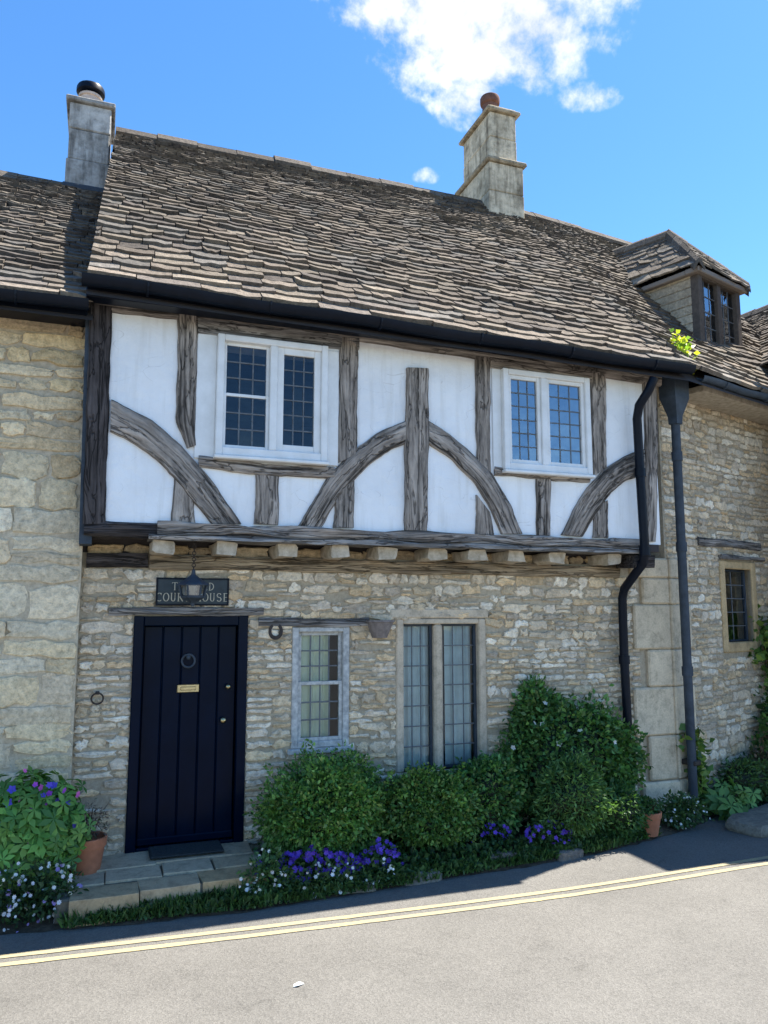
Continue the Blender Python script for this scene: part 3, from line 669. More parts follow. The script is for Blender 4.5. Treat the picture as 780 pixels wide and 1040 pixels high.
# flush box-casing of white boards beside the left window
a = up(201, 342); b = up(345, 468); a2 = up(500, 375)
MB().box(a[0], -.352, UW1[2] - .03, UW1[0], -.33, UW1[3], .004, FRONT).build('casing_board', M['white'], house)
MB().box(UW1[1], -.352, UW1[2] - .02, b[0] - .01, -.33, UW1[3] - .02, .004, FRONT).build('casing_board', M['white'], house)
MB().box(a2[0], -.350, UW2[2], UW2[0], -.33, UW2[3], .004, FRONT).build('casing_board', M['white'], house)
def upper_window(b, split, label, sashed):
    s0, s1, z0, z1 = b; fb = MB(); rect_frame(fb, s0, s1, z0, z1, .055, -.40, -.28, FRONT, .006, .065, .05)
    fb.box(s0 - .01, -.425, z0 - .03, s1 + .01, -.30, z0 - .002, .006, FRONT)
    xm = s0 + (s1 - s0) * split; fb.box(xm - .03, -.395, z0 + .065, xm + .03, -.28, z1 - .05, .005, FRONT)
    w = fb.build('window', M['white'], house); w['label'] = label
    for k, (p0, p1) in enumerate(((s0 + .055, xm - .03), (xm + .03, s1 - .055))):
        za, zb = z0 + .065, z1 - .05
        if sashed and k == 0:
            zm = za + (zb - za) * .5
            for c, d, y in ((zm - .012, zb, -.335), (za, zm + .012, -.35)):
                q = MB(); rect_frame(q, p0, p1, c, d, .024, y - .015, y + .02, FRONT, .003); q.build('sash', M['white'], w); pane(w, p0 + .024, p1 - .024, c + .024, d - .024, y, FRONT, 3, 3, .011, 'glass_dull')
        else:
            q = MB(); fw = .055 if sashed else .035; rect_frame(q, p0, p1, za, zb, fw, -.375, -.32, FRONT, .004); q.build('casement', M['white'], w); pane(w, p0 + fw, p1 - fw, za + fw, zb - fw, -.35, FRONT, 3, 6, .010, 'glass_dull' if sashed else 'glass')
    return w
upper_window(UW1, .50, 'white painted window with a sash light beside a fixed leaded light', True)
upper_window(UW2, .46, 'white painted casement pair with leaded panes reflecting the sky', False)
# timber frame, each piece traced on the wall plane
D = {'oak': M['oak'], 'd': M['oak_dark'], 'g': M['oak_grey']}
T_ = lambda nm, A, B, mm='oak', Y=-.36, **k: timber(nm, D[mm], house, A, B, Y, **k)
T_('post', [(91, 308), (84, 532)], [(114, 312), (107, 532)], 'd')
T_('post', [(181, 318), (179, 430), (190, 455)], [(201, 320), (199, 440), (199, 452)])
T_('post', [(177, 486), (174, 531)], [(196, 506), (199, 531)], n=10)
T_('post', [(346, 342), (344, 470)], [(364, 344), (363, 460)])
T_('post', [(341, 502), (339, 536)], [(360, 488), (360, 536)], n=10)
T_('post', [(414, 373), (412, 460), (412, 542)], [(436, 374), (436, 460), (434, 542)], Y=-.372)
T_('post', [(483, 362), (485, 478)], [(498, 363), (499, 490)])
T_('post', [(484, 502), (484, 543)], [(499, 522), (503, 543)], n=10)
T_('post', [(600, 378), (603, 484)], [(616, 380), (617, 474)])
T_('post', [(604, 515), (603, 546)], [(618, 508), (619, 546)], n=10)
T_('post', [(654, 388), (657, 470), (655, 550)], [(668, 388), (669, 470), (667, 550)])
T_('brace', [(113, 405), (150, 423), (180, 448), (215, 486), (245, 532)], [(112, 437), (140, 452), (170, 477), (196, 508), (215, 532)], Y=-.368, n=30)
T_('brace', [(413, 427), (385, 438), (360, 456), (332, 486), (303, 534)], [(413, 450), (392, 460), (370, 476), (346, 504), (327, 535)], Y=-.366, n=30)
T_('brace', [(436, 427), (463, 444), (500, 480), (520, 512), (531, 542)], [(436, 451), (458, 464), (484, 492), (502, 522), (510, 542)], Y=-.366, n=30)
T_('brace', [(655, 456), (633, 464), (612, 478), (590, 506), (571, 543)], [(656, 482), (638, 487), (622, 500), (606, 522), (593, 545)], Y=-.369, n=30)
T_('window_sill_beam', [(202, 462), (270, 471), (340, 474)], [(202, 474), (270, 483), (340, 486)], Y=-.363)
T_('window_sill_beam', [(503, 474), (552, 479), (600, 483)], [(503, 482), (552, 487), (600, 490)], Y=-.363)
T_('stud', [(260, 482), (259, 532)], [(284, 484), (283, 533)], n=10)
T_('stud', [(545, 486), (546, 543)], [(560, 487), (560, 544)], n=10)
T_('wall_plate', [(201, 322), (280, 331), (365, 342)], [(201, 339), (280, 349), (365, 355)], 'g', n=26)
T_('wall_plate', [(498, 362), (560, 371), (601, 377)], [(498, 373), (560, 382), (601, 388)], n=16)
T_('eaves_plate', [(86, 298), (380, 335), (672, 380)], [(86, 313), (380, 349), (672, 392)], 'oak', Y=-.355, n=40, rough=.004)
# flat dark cover strip between the two fronts
a = P(87, 318, -.34); b = P(101, 318, -.34); c = P(80, 552, -.34); d_ = P(93, 552, -.34)
MB().add([(a[0], -.33, a[2]), (b[0] - .02, -.33, b[2]), (d_[0], -.33, d_[2]), (c[0], -.33, c[2]), (a[0], -.1, a[2]), (b[0] - .02, -.1, b[2]), (d_[0], -.1, d_[2]), (c[0], -.1, c[2])], [(0, 1, 2, 3), (4, 7, 6, 5), (0, 4, 5, 1), (1, 5, 6, 2), (2, 6, 7, 3), (3, 7, 4, 0)]).build('cover_board', M['lead'], house)
# soffit and jetty sides
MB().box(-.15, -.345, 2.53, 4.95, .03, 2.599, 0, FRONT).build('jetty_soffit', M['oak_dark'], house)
# roof
EZ0 = P(88, 281, -.6)[2]; EZ1 = P(688, 372, -.6)[2]
E0 = np.array([P(88, 281, -.6)[0], -.6, EZ0]); E1 = np.array([5.18, -.6, EZ1])
RD0 = np.array([-.09, 2.32, 7.36]); RD1 = np.array([4.86, 2.28, 7.33])
def slab_under(E0, E1, R1, R0, back, name, parent):
    # boarded roof body under the tiles, with its rear slope
    E0, E1, R1, R0 = map(np.array, (E0, E1, R1, R0)); dn = np.array([0, 0, -.03]); B0, B1 = back
    mb = MB(); mb.quad(R0 + dn * 2, R1 + dn * 2, np.array(B1), np.array(B0)); n = 12; dd = np.array([0, 0, -.13])
    mb.add([(E0 + (E1 - E0) * i / n) * (1 - j / n) + (R0 + (R1 - R0) * i / n) * (j / n) + dd for j in range(n + 1) for i in range(n + 1)], [(j * (n + 1) + i, j * (n + 1) + i + 1, (j + 1) * (n + 1) + i + 1, (j + 1) * (n + 1) + i) for j in range(n) for i in range(n)])
    mb.add([E0 + dn, R0 + dn, np.array(B0)], [(0, 1, 2)]); mb.add([E1 + dn, R1 + dn, np.array(B1)], [(0, 1, 2)])
    return mb.build(name, M['oak_dark'], parent)
mb = MB(); roof_tiles(mb, E0, E1, RD1, RD0, 47, (.27, .14), .034, seed=5)
roof_tiles(mb, (E1[0], 5.2, 4.3), (E0[0], 5.2, 4.3), RD0, RD1, 18, (.6, .3), seed=6)
ridge_tiles(mb, RD0 + [0, 0, .03], RD1 + [0, 0, .03])
roof = mb.build('roof', M['tile'], house)
slab_under(E0, E1, RD1, RD0, ((E0[0], 5.2, 4.25), (E1[0], 5.2, 4.25)), 'roof_boards', roof)
backing('rear_wall', -.2, 5.4, -.1, 4.35, [], 4.95, .25, FRONT, house)
backing('gable_wall', .0, 4.6, -.1, 4.3, [], -.12, .3, (np.array([-.0, 0.3, 0]), np.array([0, 1., 0]), np.array([1., 0, 0]), np.array([0, 0, 1.])), house)
# gutter
def gutter(name, A, B, r, parent, m, fascia=None, sideways=None):
    A, B = np.array(A, float), np.array(B, float); d = (B - A) / np.linalg.norm(B - A); sd_ = sideways if sideways is not None else np.array([d[1], -d[0], 0]); n = 10; v = []; nn = 24
    for i in range(nn):
        p = A + (B - A) * i / (nn - 1) + np.array([0, 0, .008 * math.sin(i * .9)])
        for rr in (r, r * .86):
            for k in range(n):
                an = math.pi * k / (n - 1); v.append(p + sd_ * rr * math.cos(an) + np.array([0, 0, -rr * math.sin(an) * 1.15]))
    f = []
    for i in range(nn - 1):
        for q in (0, 1):
            for k in range(n - 1): f.append((i * 2 * n + q * n + k, i * 2 * n + q * n + k + 1, (i + 1) * 2 * n + q * n + k + 1, (i + 1) * 2 * n + q * n + k))
        for k in (0, n - 1): f.append((i * 2 * n + k, i * 2 * n + n + k, (i + 1) * 2 * n + n + k, (i + 1) * 2 * n + k))
    f += [tuple(range(n)) + tuple(range(2 * n - 1, n - 1, -1))]
    gobj = MB().add(v, f).build(name, m, parent, smooth=True, auto=40); k = max(2, int(np.linalg.norm(B - A) / .85))
    for i in range(k):
        c = A + (B - A) * (i + .5) / k; bb = MB(); bb.tube([c + sd_ * r * 1.06 * math.cos(a) + np.array([0, 0, -r * 1.2 * math.sin(a)]) for a in np.linspace(0, math.pi, 9)], .009, 6); bb.build('gutter_bracket', m, gobj)
    return gobj
gutter('gutter', (E0[0] - .03, -.62, EZ0 - .005), (5.2, -.62, EZ1 - .005), .064, house, M['black'])
MB().box(E0[0], -.535, EZ0 - .115, 5.1, -.40, EZ0 - .03, .006, FRONT).build('fascia', M['black'], house)
# black downpipe with swan necks
def px(pts, Y): return [P(a, b, y) for (a, b), y in zip(pts, Y)]
dp = px([(664, 384), (659, 396), (649, 412), (647, 425), (650, 480), (655, 560), (653, 572), (634, 598), (632, 608), (634, 670), (638, 745)], [-.62, -.60, -.50, -.45, -.45, -.47, -.45, -.12, -.09, -.09, -.09])
pipe = MB().tube(dp, .042, 14).build('downpipe', M['black'], house, smooth=True, auto=50); pipe['label'] = 'black downpipe bending under the jetty'
for q in (4, 5, 9):
    MB().tube([dp[q] - np.array([0, 0, .04]), dp[q] + np.array([0, 0, .04])], .052, 14).build('pipe_collar', M['black'], pipe, smooth=True, auto=50)
# chimneys
def chimney_left():
    mb = MB(); x0, x1, y0, y1 = -.56, -.14, 2.0, 2.65; c = np.array((.42, .405, .375))
    mb.box(x0 - .01, y0 - .01, 5.6, x1 + .01, y1 + .01, 6.75, .012, FRONT, c * .95); mb.box(x0 + .005, y0 + .006, 6.752, x1 - .005, y1, 7.10, .012, FRONT, c); mb.box(x0, y0, 7.102, x1, y1, 7.40, .012, FRONT, c * 1.06)
    ch = mb.build('chimney', M['sooty'], house); ch['label'] = 'plain grey stone chimney with cowled pot'
    MB().box(x0 - .04, y0 - .04, 7.40, x1 + .04, y1 + .04, 7.455, .012, FRONT, c * .85).build('chimney_cap', M['sooty'], ch)
    o = (-.37, 2.25, 7.45); MB().lathe(o, [(.12, 0), (.13, .02), (.115, .05), (.11, .17), (.125, .175), (.125, .20), (.1, .205)], 20, (.3, .2, .15)).build('chimney_pot', M['pot_pale'], ch, smooth=True, auto=40)
    k = MB(); k.lathe(o, [(.06, .2), (.06, .225), (.135, .23), (.15, .24), (.15, .285), (.14, .31), (.05, .32)], 20); k.build('cowl', M['black'], ch, smooth=True, auto=40)
    MB().box(x0 - .04, y0 - .05, 6.38, x1 + .04, y0 + .1, 6.46, .02, FRONT, (.2, .2, .2)).build('lead_flashing', M['lead'], ch)
chimney_left()
def chimney_right():
    mb = MB(); x0, x1, y0, y1 = 4.48, 5.0, 2.02, 2.95; c = np.array((.62, .52, .37))
    mb.box(x0, y0, 6.6, x1, y1, 7.40, .012, FRONT, c); mb.box(x0 + .004, y0 + .003, 7.404, x1 - .004, y1 - .003, 7.80, .012, FRONT, c * .95)
    mb.box(x0 + .06, y0 + .06, 7.86, x1 - .06, y1 - .06, 8.20, .012, FRONT, c); mb.box(x0 + .065, y0 + .064, 8.204, x1 - .064, y1 - .064, 8.56, .012, FRONT, c * 1.05)
    ch = mb.build('chimney', M['sooty'], house); ch['label'] = 'two stage cream stone chimney with moulded caps'
    k = MB(); k.box(x0 - .04, y0 - .04, 7.80, x1 + .04, y1 + .04, 7.865, .02, FRONT, c * .6); k.build('chimney_band', M['sooty'], ch); k = MB(); k.box(x0 + .01, y0 + .01, 8.56, x1 - .01, y1 - .01, 8.61, .015, FRONT, c * .7); k.box(x0 + .06, y0 + .05, 8.61, x1 - .06, y1 - .06, 8.65, .015, FRONT, c * .8); k.build('chimney_cap', M['sooty'], ch)
    o = (4.70, 2.36, 8.64); MB().lathe(o, [(.125, 0), (.13, .04), (.11, .06), (.105, .20), (.13, .22), (.135, .25), (.135, .30), (.125, .32), (.09, .32), (.085, .1)], 20).build('chimney_pot', M['pot_old'], ch, smooth=True, auto=40)
chimney_right()

# ================================================================== left stone cottage
left = thing('stone_cottage', (-3, 0, 0), 'stone cottage of large pale blocks at the left edge, its roof lower than its neighbour', 'house')
LH = [(-3.2, -2.2, .9, 1.9), (-3.2, -2.2, 2.9, 3.8)]
lw = backing('stone_wall', -6, -.16, -.1, 4.25, LH, -.12, .4, FRONT, left, M['mortar_pale'])
LP = np.array([(.69, .585, .42), (.66, .54, .37), (.72, .64, .49), (.62, .52, .375), (.67, .55, .36), (.70, .61, .45)])
rubble('block_facing', -1.9, -.165, -.02, 2.72, [], -.12, FRONT, lw, (.12, .26), (.30, .62), .014, .012, 21, pal=LP, sq=(14, 40), wave=.02)
rubble('rubble_facing', -1.9, -.205, 2.72, 4.22, [], -.12, FRONT, lw, (.09, .24), (.16, .5), .024, .018, 22, (1.04, .99, .90), pal=LP, sq=(7, 25), wave=.022)
rubble('block_facing', -6, -1.9, -.02, 4.22, LH, -.12, FRONT, lw, (.2, .3), (.4, .8), .014, .014, 23, pal=LP)
for h in LH:
    fb = MB(); rect_frame(fb, h[0], h[1], h[2], h[3], .07, -.1, .05, FRONT, .006); w = fb.build('window', M['white'], left); pane(w, h[0] + .07, h[1] - .07, h[2] + .07, h[3] - .07, -.04, FRONT, 4, 5)
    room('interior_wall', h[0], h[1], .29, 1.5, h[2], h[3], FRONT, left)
LE = P(40, 300, -.42)[2]; LR = 6.46
mb = MB(); roof_tiles(mb, (-6, -.45, LE), (-.16, -.45, LE - .02), (-.16, 2.05, LR - .02), (-6, 2.05, LR + .06), 38, (.27, .15), .034, seed=15, tint=(.95, .97, 1))
roof_tiles(mb, (-.16, 4.7, LE), (-6, 4.7, LE), (-6, 2.05, LR + .08), (-.16, 2.05, LR - .02), 14, (.6, .3), seed=16)
ridge_tiles(mb, (-6, 2.05, LR + .1), (-.56, 2.05, LR + .01))
lr = mb.build('roof', M['tile'], left)
slab_under((-6, -.45, LE), (-.16, -.45, LE - .02), (-.16, 2.05, LR - .02), (-6, 2.05, LR + .08), ((-6, 4.7, 4.2), (-.16, 4.7, 4.2)), 'roof_boards', lr)
gutter('gutter', (-6, -.48, LE - .015), (-.19, -.48, LE - .03), .06, left, M['black'])
MB().box(-6, -.40, LE - .10, -.2, -.13, LE - .03, .005, FRONT).build('fascia', M['black'], left)

# ================================================================== right wing: the next cottage, turned with the street
wing = thing('stone_cottage', Wp(1.3, 0, 0), 'narrow rubble stone cottage turned away at the right, with a dormer in its roof', 'house')
q0 = W(735, 577); q1 = W(761, 579); q2 = W(733, 655); q3 = W(767, 659)
NW = (1.07, 1.63, 1.64, 2.43)
ww = backing('stone_wall', -.02, 3.4, -.35, 4.4, [NW], 0.0, .35, WING, wing)
rubble('rubble_facing', .0, 3.3, -.05, 4.30, [(NW[0] - .1, NW[1] + .1, NW[2] - .12, NW[3] + .1)], 0.0, WING, ww, (.05, .115), (.08, .22), .017, .016, 31, (.98, .98, .98))
# quoins that turn the corner
mb = MB()
for k, h in enumerate((.36, .42, .46, .36, .44, .26, .20)):
    z = sum((.36, .42, .46, .36, .44, .26, .20)[:k]); c = np.array((.57, .48, .35)) * rng.uniform(.9, 1.08)
    mb.box(.0, -.045, z + .004, .34 if k % 2 == 0 else .16, .03, z + h - .004, .012, WING, c)
mb.build('quoin', M['ashlar'], wing)
mb = MB(); s0, s1, z0, z1 = NW; c = np.array((.50, .37, .21))
mb.box(s0 - .09, -.024, z0 - .11, s0, .13, z1 + .09, .012, WING, c); mb.box(s1, -.024, z0 - .11, s1 + .09, .13, z1 + .09, .012, WING, c * .96); mb.box(s0, -.02, z1, s1, .13, z1 + .088, .012, WING, c); mb.box(s0, -.026, z0 - .11, s1, .13, z0, .012, WING, c * .9)
nw = mb.build('window', M['ashlar'], wing); nw['label'] = 'narrow leaded window in ochre stone surround'
fb = MB(); rect_frame(fb, s0, s1, z0, z1, .02, .06, .1, WING, .003); fb.build('casement', M['lead'], nw); pane(nw, s0 + .02, s1 - .02, z0 + .02, z1 - .02, .08, WING, 2, 5)
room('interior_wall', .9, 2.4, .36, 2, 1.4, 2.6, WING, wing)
beam('lintel', M['oak_grey'], wing, .56, 1.85, -.035, .1, 2.66, 2.75, fr=WING); beam('drip_board', M['oak_grey'], wing, .98, 1.9, -.05, .1, 2.535, 2.58, fr=WING)
# roof, dormer
def wz(b): return EZ1 + (b + .42) * (7.36 - EZ1) / 2.45
F0 = E1.copy(); F1 = Wp(3.4, -.45, EZ1 + .04); FR1 = np.array([8.3, 2.86, 7.42])
def in_dormer(p):
    q = p - WC; a, b = q @ WX, q @ WN; return 1.22 < a < 2.14 and .22 < b < 1.5 and p[2] < 6.9 and (b < .9 or abs(a - 1.67) < .45 * (1.6 - b) / .7)
mb = MB(); roof_tiles(mb, F0, F1, FR1, RD1, 47, (.27, .14), .034, seed=8, clip=in_dormer)
roof_tiles(mb, (8.6, 5.6, 4.4), (E1[0], 5.2, 4.3), RD1, FR1, 16, (.6, .3), seed=9)
ridge_tiles(mb, RD1 + [0, 0, .03], FR1 + [0, 0, .03])
wr = mb.build('roof', M['tile'], wing)
slab_under(F0, F1, FR1, RD1, ((E1[0], 5.2, 4.25), (8.6, 5.6, 4.35)), 'roof_boards', wr)
g0 = Wp(.0, -.47, EZ1 - .02); g1 = Wp(3.4, -.47, EZ1 + .03)
gutter('gutter', g0, g1, .05, wing, M['lead'], sideways=-WN)
MB().box(.24, -.36, EZ1 - .10, 3.4, -.0, EZ1 - .035, .005, WING).build('fascia', M['oak_pale'], wing)
# dormer
A0, A1, FB = 1.20, 2.14, .2
dormer = bpy.data.objects.new('dormer', None); COL.objects.link(dormer); dormer.parent = wing; dormer.matrix_parent_inverse = wing.matrix_world.inverted(); dormer.location = Wp(1.67, .3, 5.0); dormer['label'] = 'hipped roof dormer with a dark oak window'
bpy.context.view_layer.update(); c = np.array((.46, .385, .28))
for a in (A0, A1 - .07):
    dm = MB()
    for k in range(9):
        z0 = 5.0 + k * .11; bb = .25 + max(0, (z0 + .06 - 5.03) / 1.28); dm.box(a, FB + .07, z0 + .001, a + .07, bb + .25, z0 + .108, .008, WING, c * rng.uniform(.8, 1.15))
    dm.build('cheek', M['rubble'], dormer)
fb = MB(); rect_frame(fb, A0, A1, 5.06, 5.96, .09, FB - .02, FB + .09, WING, .008, .06, .08); fb.box((A0 + A1) / 2 - .04, FB - .01, 5.12, (A0 + A1) / 2 + .04, FB + .08, 5.88, .006, WING); fb.build('dormer_window', M['dormer_oak'], dormer)
for a, b in ((A0 + .09, (A0 + A1) / 2 - .04), ((A0 + A1) / 2 + .04, A1 - .09)): pane(dormer, a, b, 5.12, 5.88, FB + .04, WING, 3, 4, .012)
MB().box(A0 - .02, FB - .06, 5.0, A1 + .02, FB + .03, 5.06, .01, WING).build('dormer_sill', M['lead'], dormer)
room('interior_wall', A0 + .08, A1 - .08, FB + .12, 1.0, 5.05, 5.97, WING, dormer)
pk, bk = Wp(1.67, .82, 6.80), Wp(1.67, 1.75, 6.86); ov = .1
eL0, eL1 = Wp(A0 - ov, FB - ov, 5.97), Wp(A0 - ov, 1.0, 6.0); eR0, eR1 = Wp(A1 + ov, FB - ov, 5.95), Wp(A1 + ov, 1.0, 5.98)
rb = MB(); roof_tiles(rb, eL1, eL0, pk, bk, 10, (.24, .15), .02, 41, .012); roof_tiles(rb, eR0, eR1, bk, pk, 10, (.24, .15), .02, 42, .012); roof_tiles(rb, eL0, eR0, pk + WX * .01, pk - WX * .01, 10, (.22, .03), .02, 43, .008)
ridge_tiles(rb, bk + [0, 0, .02], pk + [0, 0, .03], .09, .3); ridge_tiles(rb, pk + [0, 0, .03], eL0 + [0, 0, .05], .07, .25); ridge_tiles(rb, pk + [0, 0, .03], eR0 + [0, 0, .05], .07, .25)
rb.build('dormer_roof', M['tile'], dormer)
fb = MB(); fb.box(A0 - ov + .02, FB - ov + .02, 5.90, A1 + ov - .02, FB + .1, 5.965, .01, WING); fb.box(A0 - ov + .03, FB + .1, 5.905, A0 + .02, .9, 5.965, .01, WING); fb.box(A1 - .02, FB + .1, 5.905, A1 + ov - .03, .9, 5.965, .01, WING); fb.build('dormer_eaves', M['oak'], dormer)
# hopper and grey downpipe
pt_ = W(684, 425, -.27); hx = Wp(pt_[0] + .03, -.27, 0)
def hopper():
    mb = MB(); v = []; lv = [(.14, .10, 4.30), (.145, .105, 4.26), (.125, .09, 4.25), (.12, .088, 4.06), (.05, .05, 3.88), (.046, .046, 3.80)]
    for (w, d, z) in lv:
        for sx, sy in ((-1, -1), (1, -1), (1, 1), (-1, 1)): v.append(hx + WX * w * sx + WN * d * sy + np.array([0, 0, z]))
    f = [(i * 4 + k, i * 4 + (k + 1) % 4, (i + 1) * 4 + (k + 1) % 4, (i + 1) * 4 + k) for i in range(5) for k in range(4)] + [(20, 21, 22, 23), (0, 1, 2, 3)]
    return mb.add(v, f).build('hopper', M['lead'], wing)
hopper()
pt_ = W(684, 425, -.27); pb_ = W(705, 822, -.12); q0, q1 = Wp(pt_[0] + .03, -.27, 3.95), Wp(pb_[0], -.12, .08)
dpp = [q0 + (q1 - q0) * t for t in (0, .12, .35, .66, 1)]
gp = MB().tube(dpp, [.043] * 5, 14).build('downpipe', M['lead'], wing, smooth=True, auto=50); gp['label'] = 'grey lead downpipe below a hopper head'
for i, t in ((2, 0), (3, 0), (1, 0)): MB().tube([dpp[i] - np.array([0, 0, .045]), dpp[i] + np.array([0, 0, .045])], .052, 14).build('pipe_collar', M['lead'], gp, smooth=True, auto=50)
MB().box(pb_[0] - .055, -.19, .50, pb_[0] + .055, .02, .55, .01, WING).build('pipe_bracket', M['iron'], gp)

# ================================================================== far cottage coming forward beyond the wing
far = thing('gabled_cottage', (9.5, 1.5, 0), 'cottage end on to the street beyond the dormer, only its tiled roof corner showing', 'house')
FFR = (np.array([7.6, 0, 0]), np.array([0, 1., 0]), np.array([1., 0, 0]), np.array([0, 0, 1.]))
backing('stone_wall', -.6, 5, -.1, 4.95, [], 0, .4, FFR, far); rubble('rubble_facing', -.6, .8, -.02, 4.9, [], 0, FFR, far, (.12, .2), (.2, .45), .014, .016, 51)
FF2 = (np.array([7.6, -.6, 0]), np.array([1., 0, 0]), np.array([0, 1., 0]), np.array([0, 0, 1.])); backing('front_wall', 0, 3.9, -.1, 4.95, [], 0, .4, FF2, far); backing('rear_wall', 0, 3.9, -.1, 4.95, [], 5.2, .3, FF2, far)
MB().add([(7.6, -.59, 4.95), (11.5, -.59, 4.95), (9.6, -.59, 6.5), (7.6, -.3, 4.95), (11.5, -.3, 4.95), (9.6, -.3, 6.5)], [(0, 1, 2), (3, 5, 4), (0, 2, 5, 3), (1, 4, 5, 2), (0, 3, 4, 1)]).build('gable', M['mortar'], far)
MB().box(7.32, -.66, -.05, 8.3, .1, 6.1, .02, FRONT, (.42, .36, .26)).build('shadow_block', M['ashlar'], far)  # added out-of-view block, sized to extend the shadow on the pavement
mb = MB(); roof_tiles(mb, (7.4, 4.7, 4.9), (7.28, -.82, 4.9), (9.75, -.82, 6.62), (9.25, 4.7, 6.62), 30, (.3, .16), seed=61); roof_tiles(mb, (11.8, -.82, 4.9), (11.8, 4.7, 4.9), (9.25, 4.7, 6.62), (9.75, -.82, 6.62), 16, (.5, .3), seed=62)
ridge_tiles(mb, (9.75, -.82, 6.65), (9.25, 4.7, 6.65)); fr_ = mb.build('roof', M['tile'], far)
slab_under((7.4, 4.7, 4.9), (7.28, -.82, 4.9), (9.75, -.82, 6.62), (9.25, 4.7, 6.62), ((11.8, 4.7, 4.85), (11.8, -.82, 4.85)), 'roof_boards', fr_)

# ================================================================== things on the walls
def sign():
    a, b = P(160, 588, -.03), P(231, 614, -.03); x0, x1 = a[0], b[0]; z0, z1 = P(195, 614, -.03)[2], P(195, 588, -.03)[2]
    t = MB(); t.box(x0, -.035, z0, x1, -.008, z1, .004, FRONT); o = t.build('house_sign', M['sign']); tag(o, 'dark slate name sign with pale lettering above the door', 'sign')
    mb = MB(); mb.box(x0 - .008, -.04, z0 - .008, x0 + .006, -.01, z1 + .008, 0, FRONT); mb.box(x1 - .006, -.04, z0 - .008, x1 + .008, -.01, z1 + .008, 0, FRONT); mb.box(x0 + .006, -.039, z1 - .006, x1 - .006, -.01, z1 + .008, 0, FRONT); mb.box(x0 + .006, -.039, z0 - .008, x1 - .006, -.01, z0 + .006, 0, FRONT); mb.build('sign_edge', M['black'], o)
    # letters drawn as strokes with serifs on a 1 x 1.4 cell: (x0,y0,x1,y1,thick)
    I = lambda x: [(x, 0, x, 1.4, .17), (x - .17, 0, x + .17, 0, .06), (x - .17, 1.4, x + .17, 1.4, .06)]
    arc = lambda cx, cy, rx, ry, a0, a1, n=10: [(cx + rx * math.cos(R(a0 + (a1 - a0) * i / n)), cy + ry * math.sin(R(a0 + (a1 - a0) * i / n)), cx + rx * math.cos(R(a0 + (a1 - a0) * (i + 1) / n)), cy + ry * math.sin(R(a0 + (a1 - a0) * (i + 1) / n)), .08 + .09 * abs(math.cos(R(a0 + (a1 - a0) * (i + .5) / n)))) for i in range(n)]
    GL = {'T': I(.5) + [(.02, 1.4, .98, 1.4, .09), (.02, 1.2, .02, 1.4, .06), (.98, 1.2, .98, 1.4, .06)], 'H': I(.2) + I(.8) + [(.2, .7, .8, .7, .08)],
          'E': I(.22) + [(.2, 1.4, .85, 1.4, .08), (.2, 0, .9, 0, .08), (.2, .72, .7, .72, .08), (.85, 1.2, .85, 1.4, .06), (.9, 0, .9, .22, .06)], 'O': arc(.5, .7, .45, .7, 0, 360, 18),
          'L': I(.22) + [(.2, 0, .9, 0, .08), (.9, 0, .9, .24, .06)], 'D': I(.2) + arc(.2, .7, .72, .7, -90, 90, 12), 'C': arc(.55, .7, .48, .7, 50, 310, 14) + [(.86, 1.05, .86, 1.4, .07)],
          'U': [(.2, .45, .2, 1.4, .17), (.8, .45, .8, 1.4, .1), (.05, 1.4, .36, 1.4, .06), (.66, 1.4, .95, 1.4, .06)] + arc(.5, .45, .3, .45, 180, 360, 8), 'R': I(.2) + arc(.2, 1.06, .55, .34, -90, 90, 8) + [(.45, .72, .92, 0, .17)],
          'S': arc(.5, 1.05, .34, .35, 30, 270, 9) + arc(.5, .35, .36, .35, 90, -150, 9)}
    def word(txt, cx, zb, h):
        lb = MB()
        sc = h / 1.4; adv = {' ': .75}; wid = sum(adv.get(ch, 1.2) for ch in txt) * sc; x = cx - wid / 2 + .1 * sc; k = 0
        for ch in txt:
            for (ax, ay, bx_, by, th) in GL.get(ch, []):
                p, q = np.array([x + ax * sc, zb + ay * sc]), np.array([x + bx_ * sc, zb + by * sc]); d = q - p; l = np.linalg.norm(d) + 1e-9; nn = np.array([-d[1], d[0]]) / l * th * sc / 2; e = d / l * th * sc * .25
                y = -.0385 - .00012 * (k % 9); k += 1; pts = [p - nn - e, q - nn + e, q + nn + e, p + nn - e]
                v = [(c[0], y, c[1]) for c in pts] + [(c[0], -.0345, c[1]) for c in pts]
                lb.add(v, [(0, 1, 2, 3), (0, 4, 5, 1), (1, 5, 6, 2), (2, 6, 7, 3), (3, 7, 4, 0)])
            x += adv.get(ch, 1.2) * sc
        lb.build('lettering', M['letter'], o)
    cx = (x0 + x1) / 2; hh = z1 - z0
    word('THE OLD', cx, z0 + hh * .56, hh * .29); word('COURT HOUSE', cx, z0 + hh * .13, hh * .31)
sign()
